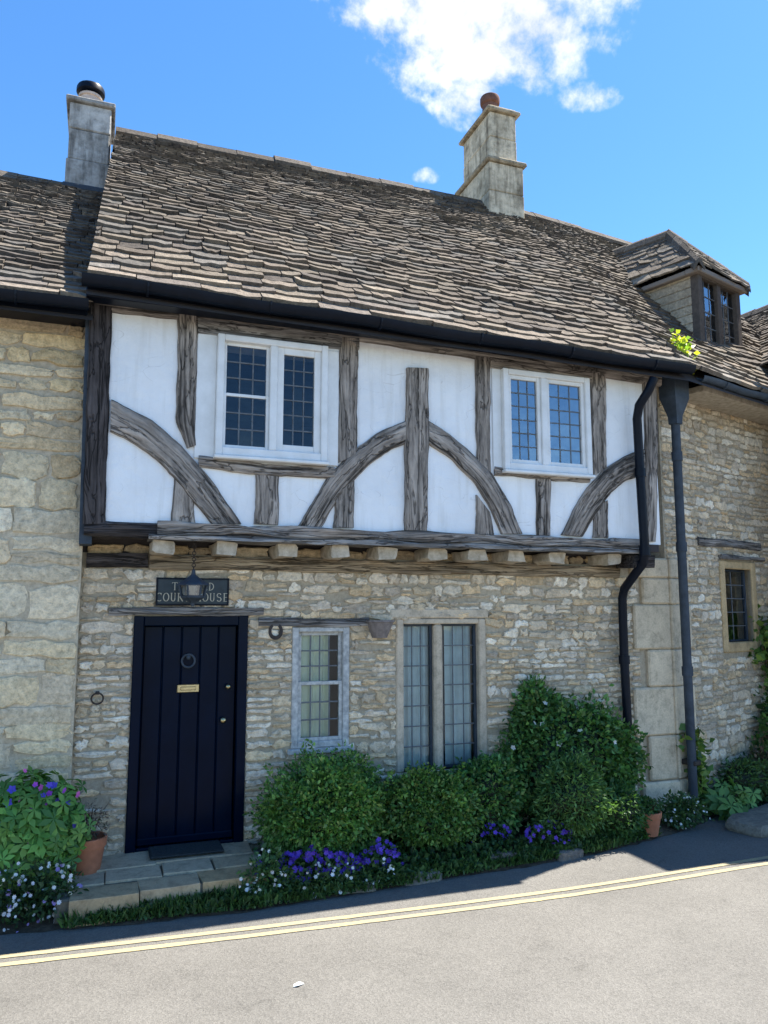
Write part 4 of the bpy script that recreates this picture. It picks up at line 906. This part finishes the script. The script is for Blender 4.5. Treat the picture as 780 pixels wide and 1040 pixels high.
def lantern():
    Y = -.27; c = P(196, 600, Y); top = P(196, 585, Y)[2]; bot = P(196, 611, Y)[2]; x = c[0]
    t = thing('hanging_lantern', (x, Y, bot), 'small blue grey lantern hanging in front of the sign over the door', 'lantern')
    H = top - bot; o = (x, Y, bot); n = 6
    MB().lathe(o, [(.012, H * 1.25), (.018, H * 1.05), (.06, H * .88), (.125, H * .66), (.125, H * .63), (.085, H * .62)], n).build('lantern_roof', M['lead'], t)
    b = MB(); b.lathe(o, [(.012, -H * .18), (.02, -.01), (.06, .015), (.09, .03), (.09, .045), (.06, .05)], n); b.build('lantern_base', M['lead'], t)
    for k in range(n):
        a = 2 * math.pi * k / n; b2 = MB(); b2.tube([(x + .086 * math.cos(a), Y + .086 * math.sin(a), bot + .04), (x + .102 * math.cos(a), Y + .102 * math.sin(a), bot + H * .64)], .008, 6); b2.build('bar', M['lead'], t)
    v = []
    for r, z in ((.082, .045), (.097, H * .63)):
        for k in range(n): a = 2 * math.pi * k / n; v.append((x + r * math.cos(a), Y + r * math.sin(a), bot + z))
    MB().add(v, [(k, (k + 1) % n, n + (k + 1) % n, n + k) for k in range(n)]).build('lantern_glass', M['glass'], t)
    MB().lathe((x, Y, bot + .045), [(.02, 0), (.02, .03), (.03, .05), (.032, .08), (.015, .1)], 12).build('bulb', M['white'], t, smooth=True)
    ch = MB(); z = bot + H * 1.22; k = 0
    while z < 2.53:
        ch.torus((x, Y, z + .016), (1, 0, 0) if k % 2 else (0, 1, 0), (0, 0, 1), .014, .0035, 10, 5); z += .023; k += 1
    ch.build('chain', M['iron'], t)
lantern()
def horseshoe():
    x, _, z = P(280, 641, -.03); a0, a1 = R(122), R(418); mb = MB(); n = 22; v = []
    for i in range(n):
        a = a0 + (a1 - a0) * i / (n - 1); w = .011 + .003 * math.sin((i / (n - 1)) * math.pi)
        ca, sa = math.cos(a), math.sin(a)
        for r, y in ((.05 - w, -.022), (.05 + w, -.022), (.05 + w, -.034), (.05 - w, -.034)): v.append((x + r * ca * .95, y, z + r * sa * 1.1))
    f = [(i * 4 + k, i * 4 + (k + 1) % 4, (i + 1) * 4 + (k + 1) % 4, (i + 1) * 4 + k) for i in range(n - 1) for k in range(4)] + [(0, 1, 2, 3), tuple(range((n - 1) * 4, n * 4))]
    mb.add(v, f); o = mb.build('horseshoe', M['iron']); tag(o, 'rusty horseshoe nailed to the stone between door and sash window', 'horseshoe')
horseshoe()
def wall_ring():
    x, _, z = P(99, 705, -.02); mb = MB(); mb.torus((x, -.045, z - .03), (1, 0, 0), (0, -.25, .97), .042, .0065); mb.lathe((x, -.02, z + .01), [(.012, -.012), (.016, 0), (.012, .012)], 10); mb.tube([(x, .0, z + .012), (x, -.05, z + .012)], .009, 8)
    tag(mb.build('wall_ring', M['iron'], smooth=True, auto=40), 'small iron tethering ring on the stone left of the door', 'ring')
wall_ring()
def wall_planter():
    a, b = P(374, 630, -.1), P(402, 630, -.1); zt, zb = a[2], P(388, 648, -.1)[2]; x0, x1 = a[0], b[0]; xc = (x0 + x1) / 2
    v = []
    for sc, z, d in ((.5, zb, .09), (.9, zt - .02, .15), (1.0, zt - .015, .16), (1.0, zt, .16), (.9, zt, .15), (.5, zb + .03, .09)):
        h = (x1 - x0) / 2 * sc
        for k in range(9):
            a_ = math.pi * k / 8; v.append((xc - h * math.cos(a_), -.018 - d * math.sin(a_) ** .7 if 0 < k < 8 else -.018, z))
    f = [(i * 9 + k, i * 9 + k + 1, (i + 1) * 9 + k + 1, (i + 1) * 9 + k) for i in range(5) for k in range(8)] + [tuple(range(9))] + [(i * 9, i * 9 + 8, (i + 1) * 9 + 8, (i + 1) * 9) for i in range(3)]
    o = MB().add(v, f).build('wall_planter', simple('planter_lead', (.2, .17, .16), .8, .3, .3, 25, .3)); tag(o, 'empty grey wall planter fixed between the two ground floor windows', 'planter')
wall_planter()

# ================================================================== plants
def leaf_cloud(name, C, Nn, size, cols, parent, m=None, asp=.55, droop=.2, jitter=.6):
    # C leaf bases, Nn outward directions; each leaf a folded four-cornered blade
    n = len(C); Nn = Nn / (np.linalg.norm(Nn, axis=1, keepdims=True) + 1e-9)
    d = Nn + rng.normal(0, jitter, (n, 3)); d[:, 2] -= droop; d /= np.linalg.norm(d, axis=1, keepdims=True)
    s = np.cross(d, rng.normal(size=(n, 3))); s /= np.linalg.norm(s, axis=1, keepdims=True); u = np.cross(s, d)
    L_ = (size * rng.uniform(.6, 1.3, n))[:, None]; w = L_ * asp * .5
    v0 = C; v1 = C + d * L_ * .5 + s * w + u * w * .35; v2 = C + d * L_ - u * w * .2; v3 = C + d * L_ * .5 - s * w + u * w * .35
    V = np.stack([v0, v1, v2, v3], 1).reshape(-1, 3); Fq = np.arange(4 * n).reshape(n, 4)
    cols = np.array(cols); c = cols[rng.integers(len(cols), size=n)] * rng.uniform(.6, 1.45, (n, 1)); Cc = np.repeat(c, 4, axis=0)
    return fast_mesh(name, V, Fq, Cc, m or M['leaf'], parent, False)
def lump(seed):
    r = np.random.default_rng(seed); k = r.normal(size=(9, 3)) * np.linspace(1.5, 7, 9)[:, None]; ph = r.uniform(0, 6.28, 9); am = 1 / np.linspace(1, 3.2, 9)
    return lambda D: sum(am[i] * np.sin(D @ k[i] + ph[i]) for i in range(9)) / 3
def bush_points(c, rad, n, seed, lumpy=.22, shell=.22, zmin=None):
    D = rng.normal(size=(n, 3)); D /= np.linalg.norm(D, axis=1, keepdims=True); lf = lump(seed)
    r = (1 + lumpy * lf(D)) * (1 - shell * rng.random(n) ** 1.6) * (1 + .075 * rng.normal(size=n))
    Pp = np.array(c) + D * np.array(rad) * r[:, None]
    k = Pp[:, 2] > (zmin if zmin is not None else -1); return Pp[k], D[k] / np.array(rad)
def core(name, c, rad, seed, parent, lumpy=.22, sc=.78, colr=(.012, .022, .008)):  # solid filler lump; near-black colour stands in for shade inside the leaves
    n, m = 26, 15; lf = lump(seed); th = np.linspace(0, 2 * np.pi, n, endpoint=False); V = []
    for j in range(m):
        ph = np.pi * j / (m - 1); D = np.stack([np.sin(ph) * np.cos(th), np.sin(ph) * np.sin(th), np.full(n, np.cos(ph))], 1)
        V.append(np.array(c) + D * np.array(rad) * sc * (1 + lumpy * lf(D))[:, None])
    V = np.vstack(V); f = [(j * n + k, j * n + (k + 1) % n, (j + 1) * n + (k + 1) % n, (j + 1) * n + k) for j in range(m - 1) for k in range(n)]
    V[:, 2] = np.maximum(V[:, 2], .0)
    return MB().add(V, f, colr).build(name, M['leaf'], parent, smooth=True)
def blossoms(name, C, size, cols, parent, face=(-.1, -1, .5), petals=5):
    n = len(C); V = []; Fc = []; Cl = []; cols = np.array(cols)
    f0 = np.array(face, float)
    for i in range(n):
        d = f0 / np.linalg.norm(f0) + rng.normal(0, .45, 3); d /= np.linalg.norm(d); s = np.cross(d, rng.normal(size=3)); s /= np.linalg.norm(s); u = np.cross(d, s); r = size * rng.uniform(.7, 1.25); c = cols[rng.integers(len(cols))] * rng.uniform(.8, 1.2)
        for k in range(petals):
            a = 2 * math.pi * k / petals; h = math.pi / petals * .95
            P_ = [C[i], C[i] + (s * math.cos(a - h) + u * math.sin(a - h)) * r * .7 + d * r * .2, C[i] + (s * math.cos(a) + u * math.sin(a)) * r + d * r * .28, C[i] + (s * math.cos(a + h) + u * math.sin(a + h)) * r * .7 + d * r * .2]
            o = len(V); V += P_; Fc.append((o, o + 1, o + 2, o + 3)); Cl += [c] * 4
    return fast_mesh(name, np.array(V), np.array(Fc), np.array(Cl), M['leaf'], parent, False)
BOX = [(.10, .22, .045), (.14, .28, .055), (.055, .13, .03), (.17, .30, .07), (.10, .21, .05), (.20, .27, .08)]
def shrub(name, label, cat, c, rad, n, size, cols, seed, group=None, flowers=None, lumpy=.2, shell=.25, asp=.55, jitter=.7, extra=None):
    t = thing(name, (c[0], c[1], .05), label, cat, group); lo = .06
    pts, nm = bush_points(c, rad, n, seed, lumpy, shell, lo)
    if extra:
        for (c2, r2, n2) in extra:
            p2, m2 = bush_points(c2, r2, n2, seed + 9, .3, .5, lo); pts = np.vstack([pts, p2]); nm = np.vstack([nm, m2])
    sp = [pts]; sn_ = [nm]
    for k in rng.integers(len(pts), size=int(len(pts) / 130)):
        if pts[k, 2] < .2: continue
        d = nm[k] / np.linalg.norm(nm[k]) + rng.normal(0, .35, 3) + [0, 0, .5]; d /= np.linalg.norm(d); l = rng.uniform(.05, .15); m = int(l / .009)
        sp.append(pts[k] + d * np.linspace(0, l, m)[:, None] + rng.normal(0, .004, (m, 3))); sn_.append(np.tile(d, (m, 1)) + rng.normal(0, .5, (m, 3)))
    leaf_cloud('foliage', np.vstack(sp), np.vstack(sn_), size, cols, t, asp=asp, jitter=jitter)
    core('dark_core', c, rad, seed, t, lumpy)  # opaque lump blocks the view through, inner shade put into its colour
    st = MB()
    for k in range(7):
        a = rng.uniform(0, 6.28); st.tube([(c[0] + .05 * math.cos(a), c[1] + .05 * math.sin(a), .03), (c[0] + rad[0] * .4 * math.cos(a), c[1] + rad[1] * .4 * math.sin(a), c[2])], [.014, .007], 6)
    st.build('stem', M['bark'], t)
    if flowers:
        nf, sz, fc = flowers; fp, _ = bush_points(c, tuple(r * 1.03 for r in rad), nf * 3, seed, lumpy, .02, .15); fp = fp[fp[:, 1] < c[1] - .02][:nf]
        for q in fp: blossoms('flower', q[None], sz, fc, t)
    return t
shrub('box_shrub', 'largest rounded box shrub, right of the doorstep under the sash window', 'shrub', (1.64, -.38, .41), (.44, .34, .36), 15000, .038, BOX, 101, 'clipped evergreen shrubs along the wall', lumpy=.42, extra=[((1.92, -.2, .56), (.22, .2, .24), 3200), ((1.38, -.4, .44), (.22, .2, .24), 2400), ((1.66, -.48, .54), (.22, .2, .24), 2400)])
shrub('box_shrub', 'rounded box shrub below the stone mullioned window', 'shrub', (2.52, -.36, .36), (.36, .31, .33), 12000, .038, [tuple(np.array(x) * .85) for x in BOX], 102, 'clipped evergreen shrubs along the wall', lumpy=.42, extra=[((2.66, -.4, .44), (.22, .2, .2), 2200), ((2.38, -.42, .46), (.18, .18, .18), 1800)])
shrub('box_shrub', 'small dark shrub between the mullioned window and the rose bush', 'shrub', (3.12, -.22, .38), (.29, .26, .36), 5000, .045, [tuple(np.array(x) * np.array((.7, .8, .95))) for x in BOX], 103, 'clipped evergreen shrubs along the wall')
ROSE = [(.06, .15, .04), (.09, .20, .05), (.04, .10, .03), (.13, .25, .065), (.10, .16, .05)]
shrub('rose_bush', 'tall dark green rose bush with a few white blooms beside the black downpipe', 'rose bush', (4.02, -.16, .60), (.66, .27, .55), 14000, .052, ROSE, 104, None, (16, .03, [(.8, .78, .72)]), .3, .45, .6, .9, extra=[((3.76, -.1, .98), (.26, .16, .32), 2400), ((4.44, -.2, .64), (.3, .2, .36), 2800), ((3.74, -.08, 1.25), (.09, .07, .14), 200)])
shrub('feathery_shrub', 'pale feathery green bush standing in front of the rose bush', 'shrub', (3.78, -.52, .42), (.30, .22, .34), 6000, .05, [(.09, .18, .05), (.065, .14, .04), (.12, .21, .06)], 105, None, None, .2, .3, .28, .8)
shrub('feathery_shrub', 'low green bush left of the right hand terracotta pot', 'shrub', (4.24, -.50, .26), (.24, .18, .22), 2600, .045, [(.045, .11, .03), (.06, .13, .035)], 106, None, None, .25, .4, .4, .8)

def flower_clump(name, label, c, rad, nl, lsize, lcols, nf, fsize, fcols, asp=.5, seed=0, cat='flowers', face=(-.1, -1, .6), petals=5, top=.4):
    t = thing(name, (c[0], c[1], .05), label, cat)
    pts, nm = bush_points(c, rad, nl, seed, .3, .8, .04); leaf_cloud('foliage', pts, nm, lsize, lcols, t, asp=asp, jitter=.8)
    fp, _ = bush_points(c, tuple(r * 1.06 for r in rad), nf * 4, seed, .3, .15, c[2] - rad[2] * top); fp = fp[fp[:, 1] < c[1] + rad[1] * .5][:nf]
    blossoms('blossom', fp, fsize, fcols, t, face, petals)['kind'] = 'stuff'; return t
PURP = [(.10, .045, .42), (.13, .06, .48), (.08, .03, .35)]
flower_clump('bellflower_clump', 'wide mound of violet bellflowers in front of the largest box shrub', (1.50, -.72, .14), (.34, .09, .12), 1000, .035, [(.05, .11, .03), (.04, .08, .03)], 210, .021, PURP, seed=201)
flower_clump('bellflower_clump', 'smaller violet bellflower patch between the two big box shrubs', (2.02, -.68, .16), (.15, .09, .10), 350, .035, [(.05, .11, .03)], 45, .019, PURP, seed=202)
flower_clump('bellflower_clump', 'dim violet bellflowers beneath the feathery bush', (3.50, -.62, .16), (.24, .09, .10), 500, .035, [(.04, .09, .03)], 45, .018, PURP, seed=203)
flower_clump('bellflower_clump', 'violet bellflowers at the foot of the small dark shrub', (3.05, -.52, .17), (.14, .08, .09), 300, .035, [(.04, .09, .03)], 26, .018, PURP, seed=204)
WHT = [(.8, .8, .78), (.75, .72, .76)]
flower_clump('daisy_clump', 'sparse white daisies in front of the violet bellflower mound', (1.50, -.84, .10), (.52, .07, .11), 900, .04, [(.05, .10, .03), (.07, .13, .05)], 70, .013, WHT, seed=205, petals=7, top=.9)
flower_clump('daisy_clump', 'white daisies with grey stems by the doorstep corner beside the verge', (1.16, -.78, .16), (.16, .10, .16), 500, .05, [(.06, .12, .035), (.08, .15, .05)], 22, .013, WHT, seed=206, petals=7, top=.8)
flower_clump('daisy_clump', 'dense white and mauve daisies at the bottom left corner by the road', (-.36, -.66, .17), (.30, .14, .19), 1500, .045, [(.05, .10, .035), (.035, .07, .03)], 120, .014, WHT + [(.35, .25, .6)], seed=207, petals=7, top=.9)
flower_clump('valerian_clump', 'small white flowers round the foot of the grey downpipe', (5.05, -.36, .16), (.26, .10, .17), 900, .05, [(.05, .10, .035), (.07, .13, .05)], 50, .013, WHT, seed=208, top=.9)
# geranium in front of the left cottage: lobed leaves, purple, blue and pink flowers
def lobed_leaves(name, C, Nn, size, cols, parent, lobes=5):
    V = []; Fc = []; Cl = []; cols = np.array(cols)
    for c, n in zip(C, Nn):
        d = n / np.linalg.norm(n) + rng.normal(0, .35, 3) + np.array([0, -.2, .45]); d /= np.linalg.norm(d); s = np.cross(d, rng.normal(size=3)); s /= np.linalg.norm(s); u = np.cross(d, s); r = size * rng.uniform(.6, 1.25); col = cols[rng.integers(len(cols))] * rng.uniform(.75, 1.25)
        for k in range(lobes):
            a = (k - (lobes - 1) / 2) * 1.05; h = .36; q = lambda an, rr, dz: c + (s * math.cos(an) + u * math.sin(an)) * r * rr + d * r * dz
            o = len(V); V += [c, q(a - h, .6, .04), q(a, 1.0, -.12), q(a + h, .6, .04)]; Fc.append((o, o + 1, o + 2, o + 3)); Cl += [col] * 4
    return fast_mesh(name, np.array(V), np.array(Fc), np.array(Cl), M['leaf'], parent, False)
def each_flower(ps, sz, fc, t):
    for q in ps: blossoms('flower', np.array([q]), sz, fc, t)
gt = thing('geranium', (-.38, -.45, .05), 'leafy bright green cranesbill with purple, blue and pink flowers at the left edge', 'flowers')
gpz, gn = bush_points((-.40, -.42, .50), (.36, .22, .36), 900, 301, .25, .5, .1); lobed_leaves('foliage', gpz, gn, .085, [(.10, .24, .045), (.13, .29, .06), (.07, .17, .04), (.17, .32, .07)], gt)
core('dark_filler', (-.40, -.42, .46), (.36, .22, .38), 301, gt, .25, .6)  # solid dark lump behind the leaves, painted as their shaded inside
fpos = [P(a, b, -.56) for a, b in ((42, 800), (50, 806), (36, 797), (47, 815), (32, 822), (66, 803), (60, 820), (20, 812))]; each_flower(fpos, .024, [(.32, .06, .45), (.5, .1, .5), (.3, .05, .5)], gt)
fpos = [P(a, b, -.57) for a, b in ((50, 797), (58, 812), (75, 838), (69, 815), (4, 834), (12, 802), (44, 808), (55, 798), (8, 815))]; each_flower(fpos, .025, [(.09, .07, .55), (.12, .08, .6)], gt)
fpos = [P(a, b, -.57) for a, b in ((80, 807), (25, 783), (30, 826))]; each_flower(fpos, .024, [(.6, .12, .45)], gt)
st = MB()
for k in range(14):
    a = rng.uniform(0, 6.28); st.tube([(-.4 + .06 * math.cos(a), -.42 + .05 * math.sin(a), .04), (-.4 + .3 * math.cos(a), -.42 + .18 * math.sin(a), .55)], [.007, .004], 5)
st.build('stem', M['leaf'], gt)
# terracotta pots
def pot(label, x, y, z, r, h, dead, tall):
    t = thing('terracotta_pot', (x, y, z), label, 'plant pot', 'terracotta pots')
    MB().lathe((x, y, z), [(r * .68, 0), (r * .7, .01), (r * .93, h * .76), (r * 1.0, h * .77), (r * 1.03, h * .98), (r * 1.0, h), (r * .92, h), (r * .9, h * .85)], 28).build('pot', M['terracotta'], t, smooth=True, auto=40)
    MB().lathe((x, y, z), [(.005, h * .84), (r * .91, h * .85), (r * .91, h * .80)], 20).build('compost', M['soil'], t)
    pts, nm = bush_points((x, y, z + h + tall * .4), (r * 1.0, r * .9, tall * .6), 420 if dead else 700, int(x * 100) + 500, .3, .9, z + h * .9)
    leaf_cloud('withered_plant' if dead else 'plant', pts, nm, .03, [(.13, .10, .085), (.10, .07, .06), (.07, .08, .045)] if dead else [(.04, .10, .03), (.06, .13, .04)], t, asp=.3 if dead else .55)
    st = MB()
    for k in range(16):
        a = rng.uniform(0, 6.28); q = rng.uniform(.2, .95); st.tube([(x + .02 * math.cos(a), y + .02 * math.sin(a), z + h * .85), (x + r * q * math.cos(a), y + r * q * math.sin(a), z + h + tall * rng.uniform(.5, 1))], [.004, .002], 5)
    st.build('stem', M['bark'], t)
pot('terracotta pot holding a withered brown plant on the flagstones left of the door', P(87, 870, -.28)[0], -.28, .135, .135, .27, True, .2)
pot('terracotta pot half hidden by leaves at the foot of the corner pier', P(660, 838, -.50)[0], -.48, .03, .115, .20, False, .12)
# climbers at right
def climber(name, label, pts3, n, spread, size, cols, seed, cat='climber', lob=False):
    t = thing(name, tuple(pts3[0]), label, cat); st = MB(); q = np.array(pts3, float)
    d = np.concatenate([[0], np.cumsum(np.linalg.norm(np.diff(q, axis=0), axis=1))]); tt = rng.uniform(0, d[-1], n); C = np.stack([np.interp(tt, d, q[:, k]) for k in range(3)], 1) + rng.normal(0, 1, (n, 3)) * np.array(spread)
    Nn = rng.normal(0, .4, (n, 3)) + np.array([.1, -1, .5])
    if lob: lobed_leaves('foliage', C, Nn, size, cols, t)
    else: leaf_cloud('foliage', C, Nn, size, cols, t, asp=.8, jitter=.5)
    for k in range(4): st.tube([p + rng.normal(0, 1, 3) * np.array(spread) * .4 for p in q], .006, 5)
    st.build('stem', M['bark'], t); return t
climber('ivy', 'yellowish green ivy climbing the corner behind the grey downpipe', [Wp(.30, -.1, .05), Wp(.26, -.07, .35), Wp(.16, -.09, .62), Wp(.08, -.1, .8)], 240, (.07, .03, .05), .085, [(.14, .22, .05), (.20, .28, .07), (.08, .15, .04)], 401)
climber('hollyhock', 'broad leaved green plant low on the ground right of the grey downpipe', [Wp(.36, -.35, .05), Wp(.45, -.33, .16), Wp(.55, -.3, .22)], 46, (.09, .06, .05), .13, [(.09, .18, .045), (.13, .24, .06)], 402, 'plant', True)
climber('wall_climber', 'green and yellow climber hanging beside the narrow window at the right edge', [Wp(1.74, -.1, 1.2), Wp(1.78, -.12, 1.5), Wp(1.88, -.1, 1.85)], 420, (.12, .05, .1), .085, [(.10, .19, .04), (.17, .25, .05), (.06, .13, .03)], 403)
climber('wall_climber', 'tall green climber rising from the ground at the right edge', [Wp(1.50, -.2, .1), Wp(1.58, -.16, .5), Wp(1.72, -.14, 1.0)], 700, (.13, .06, .1), .08, [(.06, .13, .035), (.10, .19, .045), (.04, .09, .03)], 404)
shrub('hydrangea', 'brownish faded hydrangea at the foot of the wall by the kerb stone', 'shrub', tuple(Wp(1.25, -.22, .26)), (.26, .15, .26), 2000, .05, [(.12, .085, .06), (.09, .07, .045), (.06, .10, .035)], 405, None, None, .3, .5, .6, .8)
shrub('fern', 'green ferny plant between the grey downpipe and the faded hydrangea', 'plant', tuple(Wp(.85, -.22, .26)), (.28, .14, .24), 1800, .06, [(.06, .12, .035), (.09, .16, .05)], 406, None, None, .3, .6, .3, .8)
# weed in the hopper
hx = hx + WX * .10
hw = thing('weed', hx + [0, 0, 4.28], 'bright yellow green weed sprouting from the hopper head under the eaves', 'plant')
pts, nm = bush_points(hx + np.array([.02, 0, 4.45]), (.12, .10, .30), 360, 501, .4, .8, 4.27); leaf_cloud('foliage', pts, nm, .065, [(.42, .48, .05), (.55, .56, .06), (.20, .33, .05)], hw, asp=.75)
st = MB(); [st.tube([hx + np.array([0, 0, 4.24]), hx + np.array([rng.normal(0, .05), rng.normal(0, .04), 4.6])], [.006, .003], 5) for k in range(6)]; st.build('stem', M['leaf'], hw)
# grass verge and weeds: uncountable
def grass():
    n = 9000; xs = rng.uniform(-.15, 4.7, n); e = np.interp(xs, [-.9, .1, 1.0, 2.0, 2.7, 4.0, 4.7], [-.86, -.88, -.95, -.9, -.82, -.7, -.5]); depth = np.interp(xs, [-.1, .2, 1.0, 1.5, 4.7], [.12, .2, .2, .14, .12])
    ys = e + depth * rng.random(n); keep = (rng.random(n) < np.interp(xs, [-.1, .1, 1.1, 1.6, 3, 4.7], [.5, 1, 1, .45, .5, .4])); xs, ys = xs[keep], ys[keep]; n = len(xs)
    C = np.stack([xs, ys, np.full(n, .02) + .05 * np.clip((ys - e[keep]) / .2, 0, 1)], 1); h = (rng.uniform(.025, .085, n) * np.where((xs < 1.15) & (ys > -.92), 1.25, 1))[:, None]; lean = rng.normal(0, .45, (n, 3)); lean[:, 2] = 1; lean /= np.linalg.norm(lean, axis=1, keepdims=True)
    s = np.cross(lean, rng.normal(size=(n, 3))); s /= np.linalg.norm(s, axis=1, keepdims=True); w = .006
    V = np.stack([C - s * w, C + s * w, C + lean * h * .6 + s * w * .8 + [0, 0, 0], C + lean * h + rng.normal(0, .012, (n, 3))], 1).reshape(-1, 3); Fq = np.arange(4 * n).reshape(n, 4)
    cols = np.array([(.05, .11, .025), (.07, .14, .035), (.09, .15, .045), (.04, .08, .02)]); Cc = np.repeat(cols[rng.integers(4, size=n)] * rng.uniform(.7, 1.3, (n, 1)), 4, axis=0)
    o = fast_mesh('grass', V, Fq, Cc, M['leaf'], None, False); tag(o, 'rough green grass and clover along the edge of the road', 'grass', kind='stuff')
    n = 5200; xs = rng.uniform(.0, 4.7, n); e = np.interp(xs, [-.9, .1, 1.0, 2.0, 2.7, 4.0, 4.7], [-.86, -.88, -.95, -.9, -.82, -.7, -.5]); ys = e + .03 + .26 * rng.random(n) ** 1.3
    C = np.stack([xs, ys, .04 + .07 * np.clip((ys - e) / .2, 0, 1) * rng.uniform(.4, 1.3, n)], 1); keep = ~((ys > -.76) & (xs < 1.12)); C = C[keep]; o = leaf_cloud('ground_cover', C, np.tile([0, -.4, 1.0], (len(C), 1)), .05, [(.05, .10, .03), (.07, .13, .04), (.035, .07, .022)], None, asp=.75, jitter=.6); tag(o, 'low weeds and clover leaves covering the bank below the shrubs', 'ground cover', kind='stuff')
grass()
# kerb stones, low stones in the bank, door mat, scrap
def rock(name, label, cat, c, dim, rot, colr, seed, group=None):
    lf = lump(seed); n, m = 20, 11; V = []
    for j in range(m):
        ph = math.pi * j / (m - 1)
        for k in range(n):
            th = 2 * math.pi * k / n; D = np.array([math.sin(ph) * math.cos(th), math.sin(ph) * math.sin(th), math.cos(ph)]); e = 8.0
            r = (sum(abs(x) ** e for x in D)) ** (-1 / e); p = D * r * np.array(dim) / 2 * (1 + .05 * float(lf(D[None])[0])); ca, sa = math.cos(rot), math.sin(rot)
            V.append((c[0] + p[0] * ca - p[1] * sa, c[1] + p[0] * sa + p[1] * ca, c[2] + p[2]))
    f = [(j * n + k, j * n + (k + 1) % n, (j + 1) * n + (k + 1) % n, (j + 1) * n + k) for j in range(m - 1) for k in range(n)]
    return tag(MB().add(V, f, colr).build(name, M['rubble'], smooth=True, auto=50), label, cat, group)
kx, ky, _ = G(742, 856); rock('kerb_stone', 'long weathered kerb stone at the right edge of the pavement', 'kerb stone', (kx + .92, ky + .36, .035), (1.3, .44, .15), R(18), (.20, .185, .155), 601)
rock('edging_stone', 'grey edging stone in the bank below the second box shrub', 'stone', (2.30, -.79, .02), (.30, .12, .11), .05, (.2, .19, .17), 602)
rock('edging_stone', 'pale edging stone in the bank under the violet bellflower mound', 'stone', (1.80, -.82, .02), (.24, .10, .11), -.1, (.24, .22, .18), 603)
rock('edging_stone', 'brown edging stone in the bank below the small dark shrub', 'stone', (3.02, -.68, .03), (.26, .13, .14), .1, (.16, .13, .10), 604)
rock('edging_stone', 'low edging stone in the bank in front of the feathery bush', 'stone', (3.62, -.70, .015), (.26, .11, .11), .15, (.17, .15, .13), 605)
def door_mat():
    a, b = (.40, -.28), (.93, -.02); mb = MB(); mb.box(a[0], a[1], .201, b[0], b[1], .217, .005)
    k = 0; y = a[1] + .02
    while y < b[1] - .01: mb.box(a[0] + .01, y, .216, b[0] - .01, y + .014, .222, .003); y += .024
    tag(mb.build('door_mat', M['mat']), 'ribbed dark door mat on the step before the navy door', 'door mat')
door_mat()
sx, sy2, _ = G(303, 1001); MB
v = [(sx - .03, sy2 - .012, .005), (sx - .005, sy2 - .02, .012), (sx + .032, sy2 + .002, .006), (sx + .008, sy2 + .016, .014), (sx - .022, sy2 + .01, .006)]
tag(MB().add(v + [(x, y, z - .004) for x, y, z in v], [(0, 1, 2, 3, 4), (9, 8, 7, 6, 5)] + [(i, 5 + i, 5 + (i + 1) % 5, (i + 1) % 5) for i in range(5)]).build('paper_scrap', M['litter']), 'tiny white scrap lying on the sunlit road', 'litter')
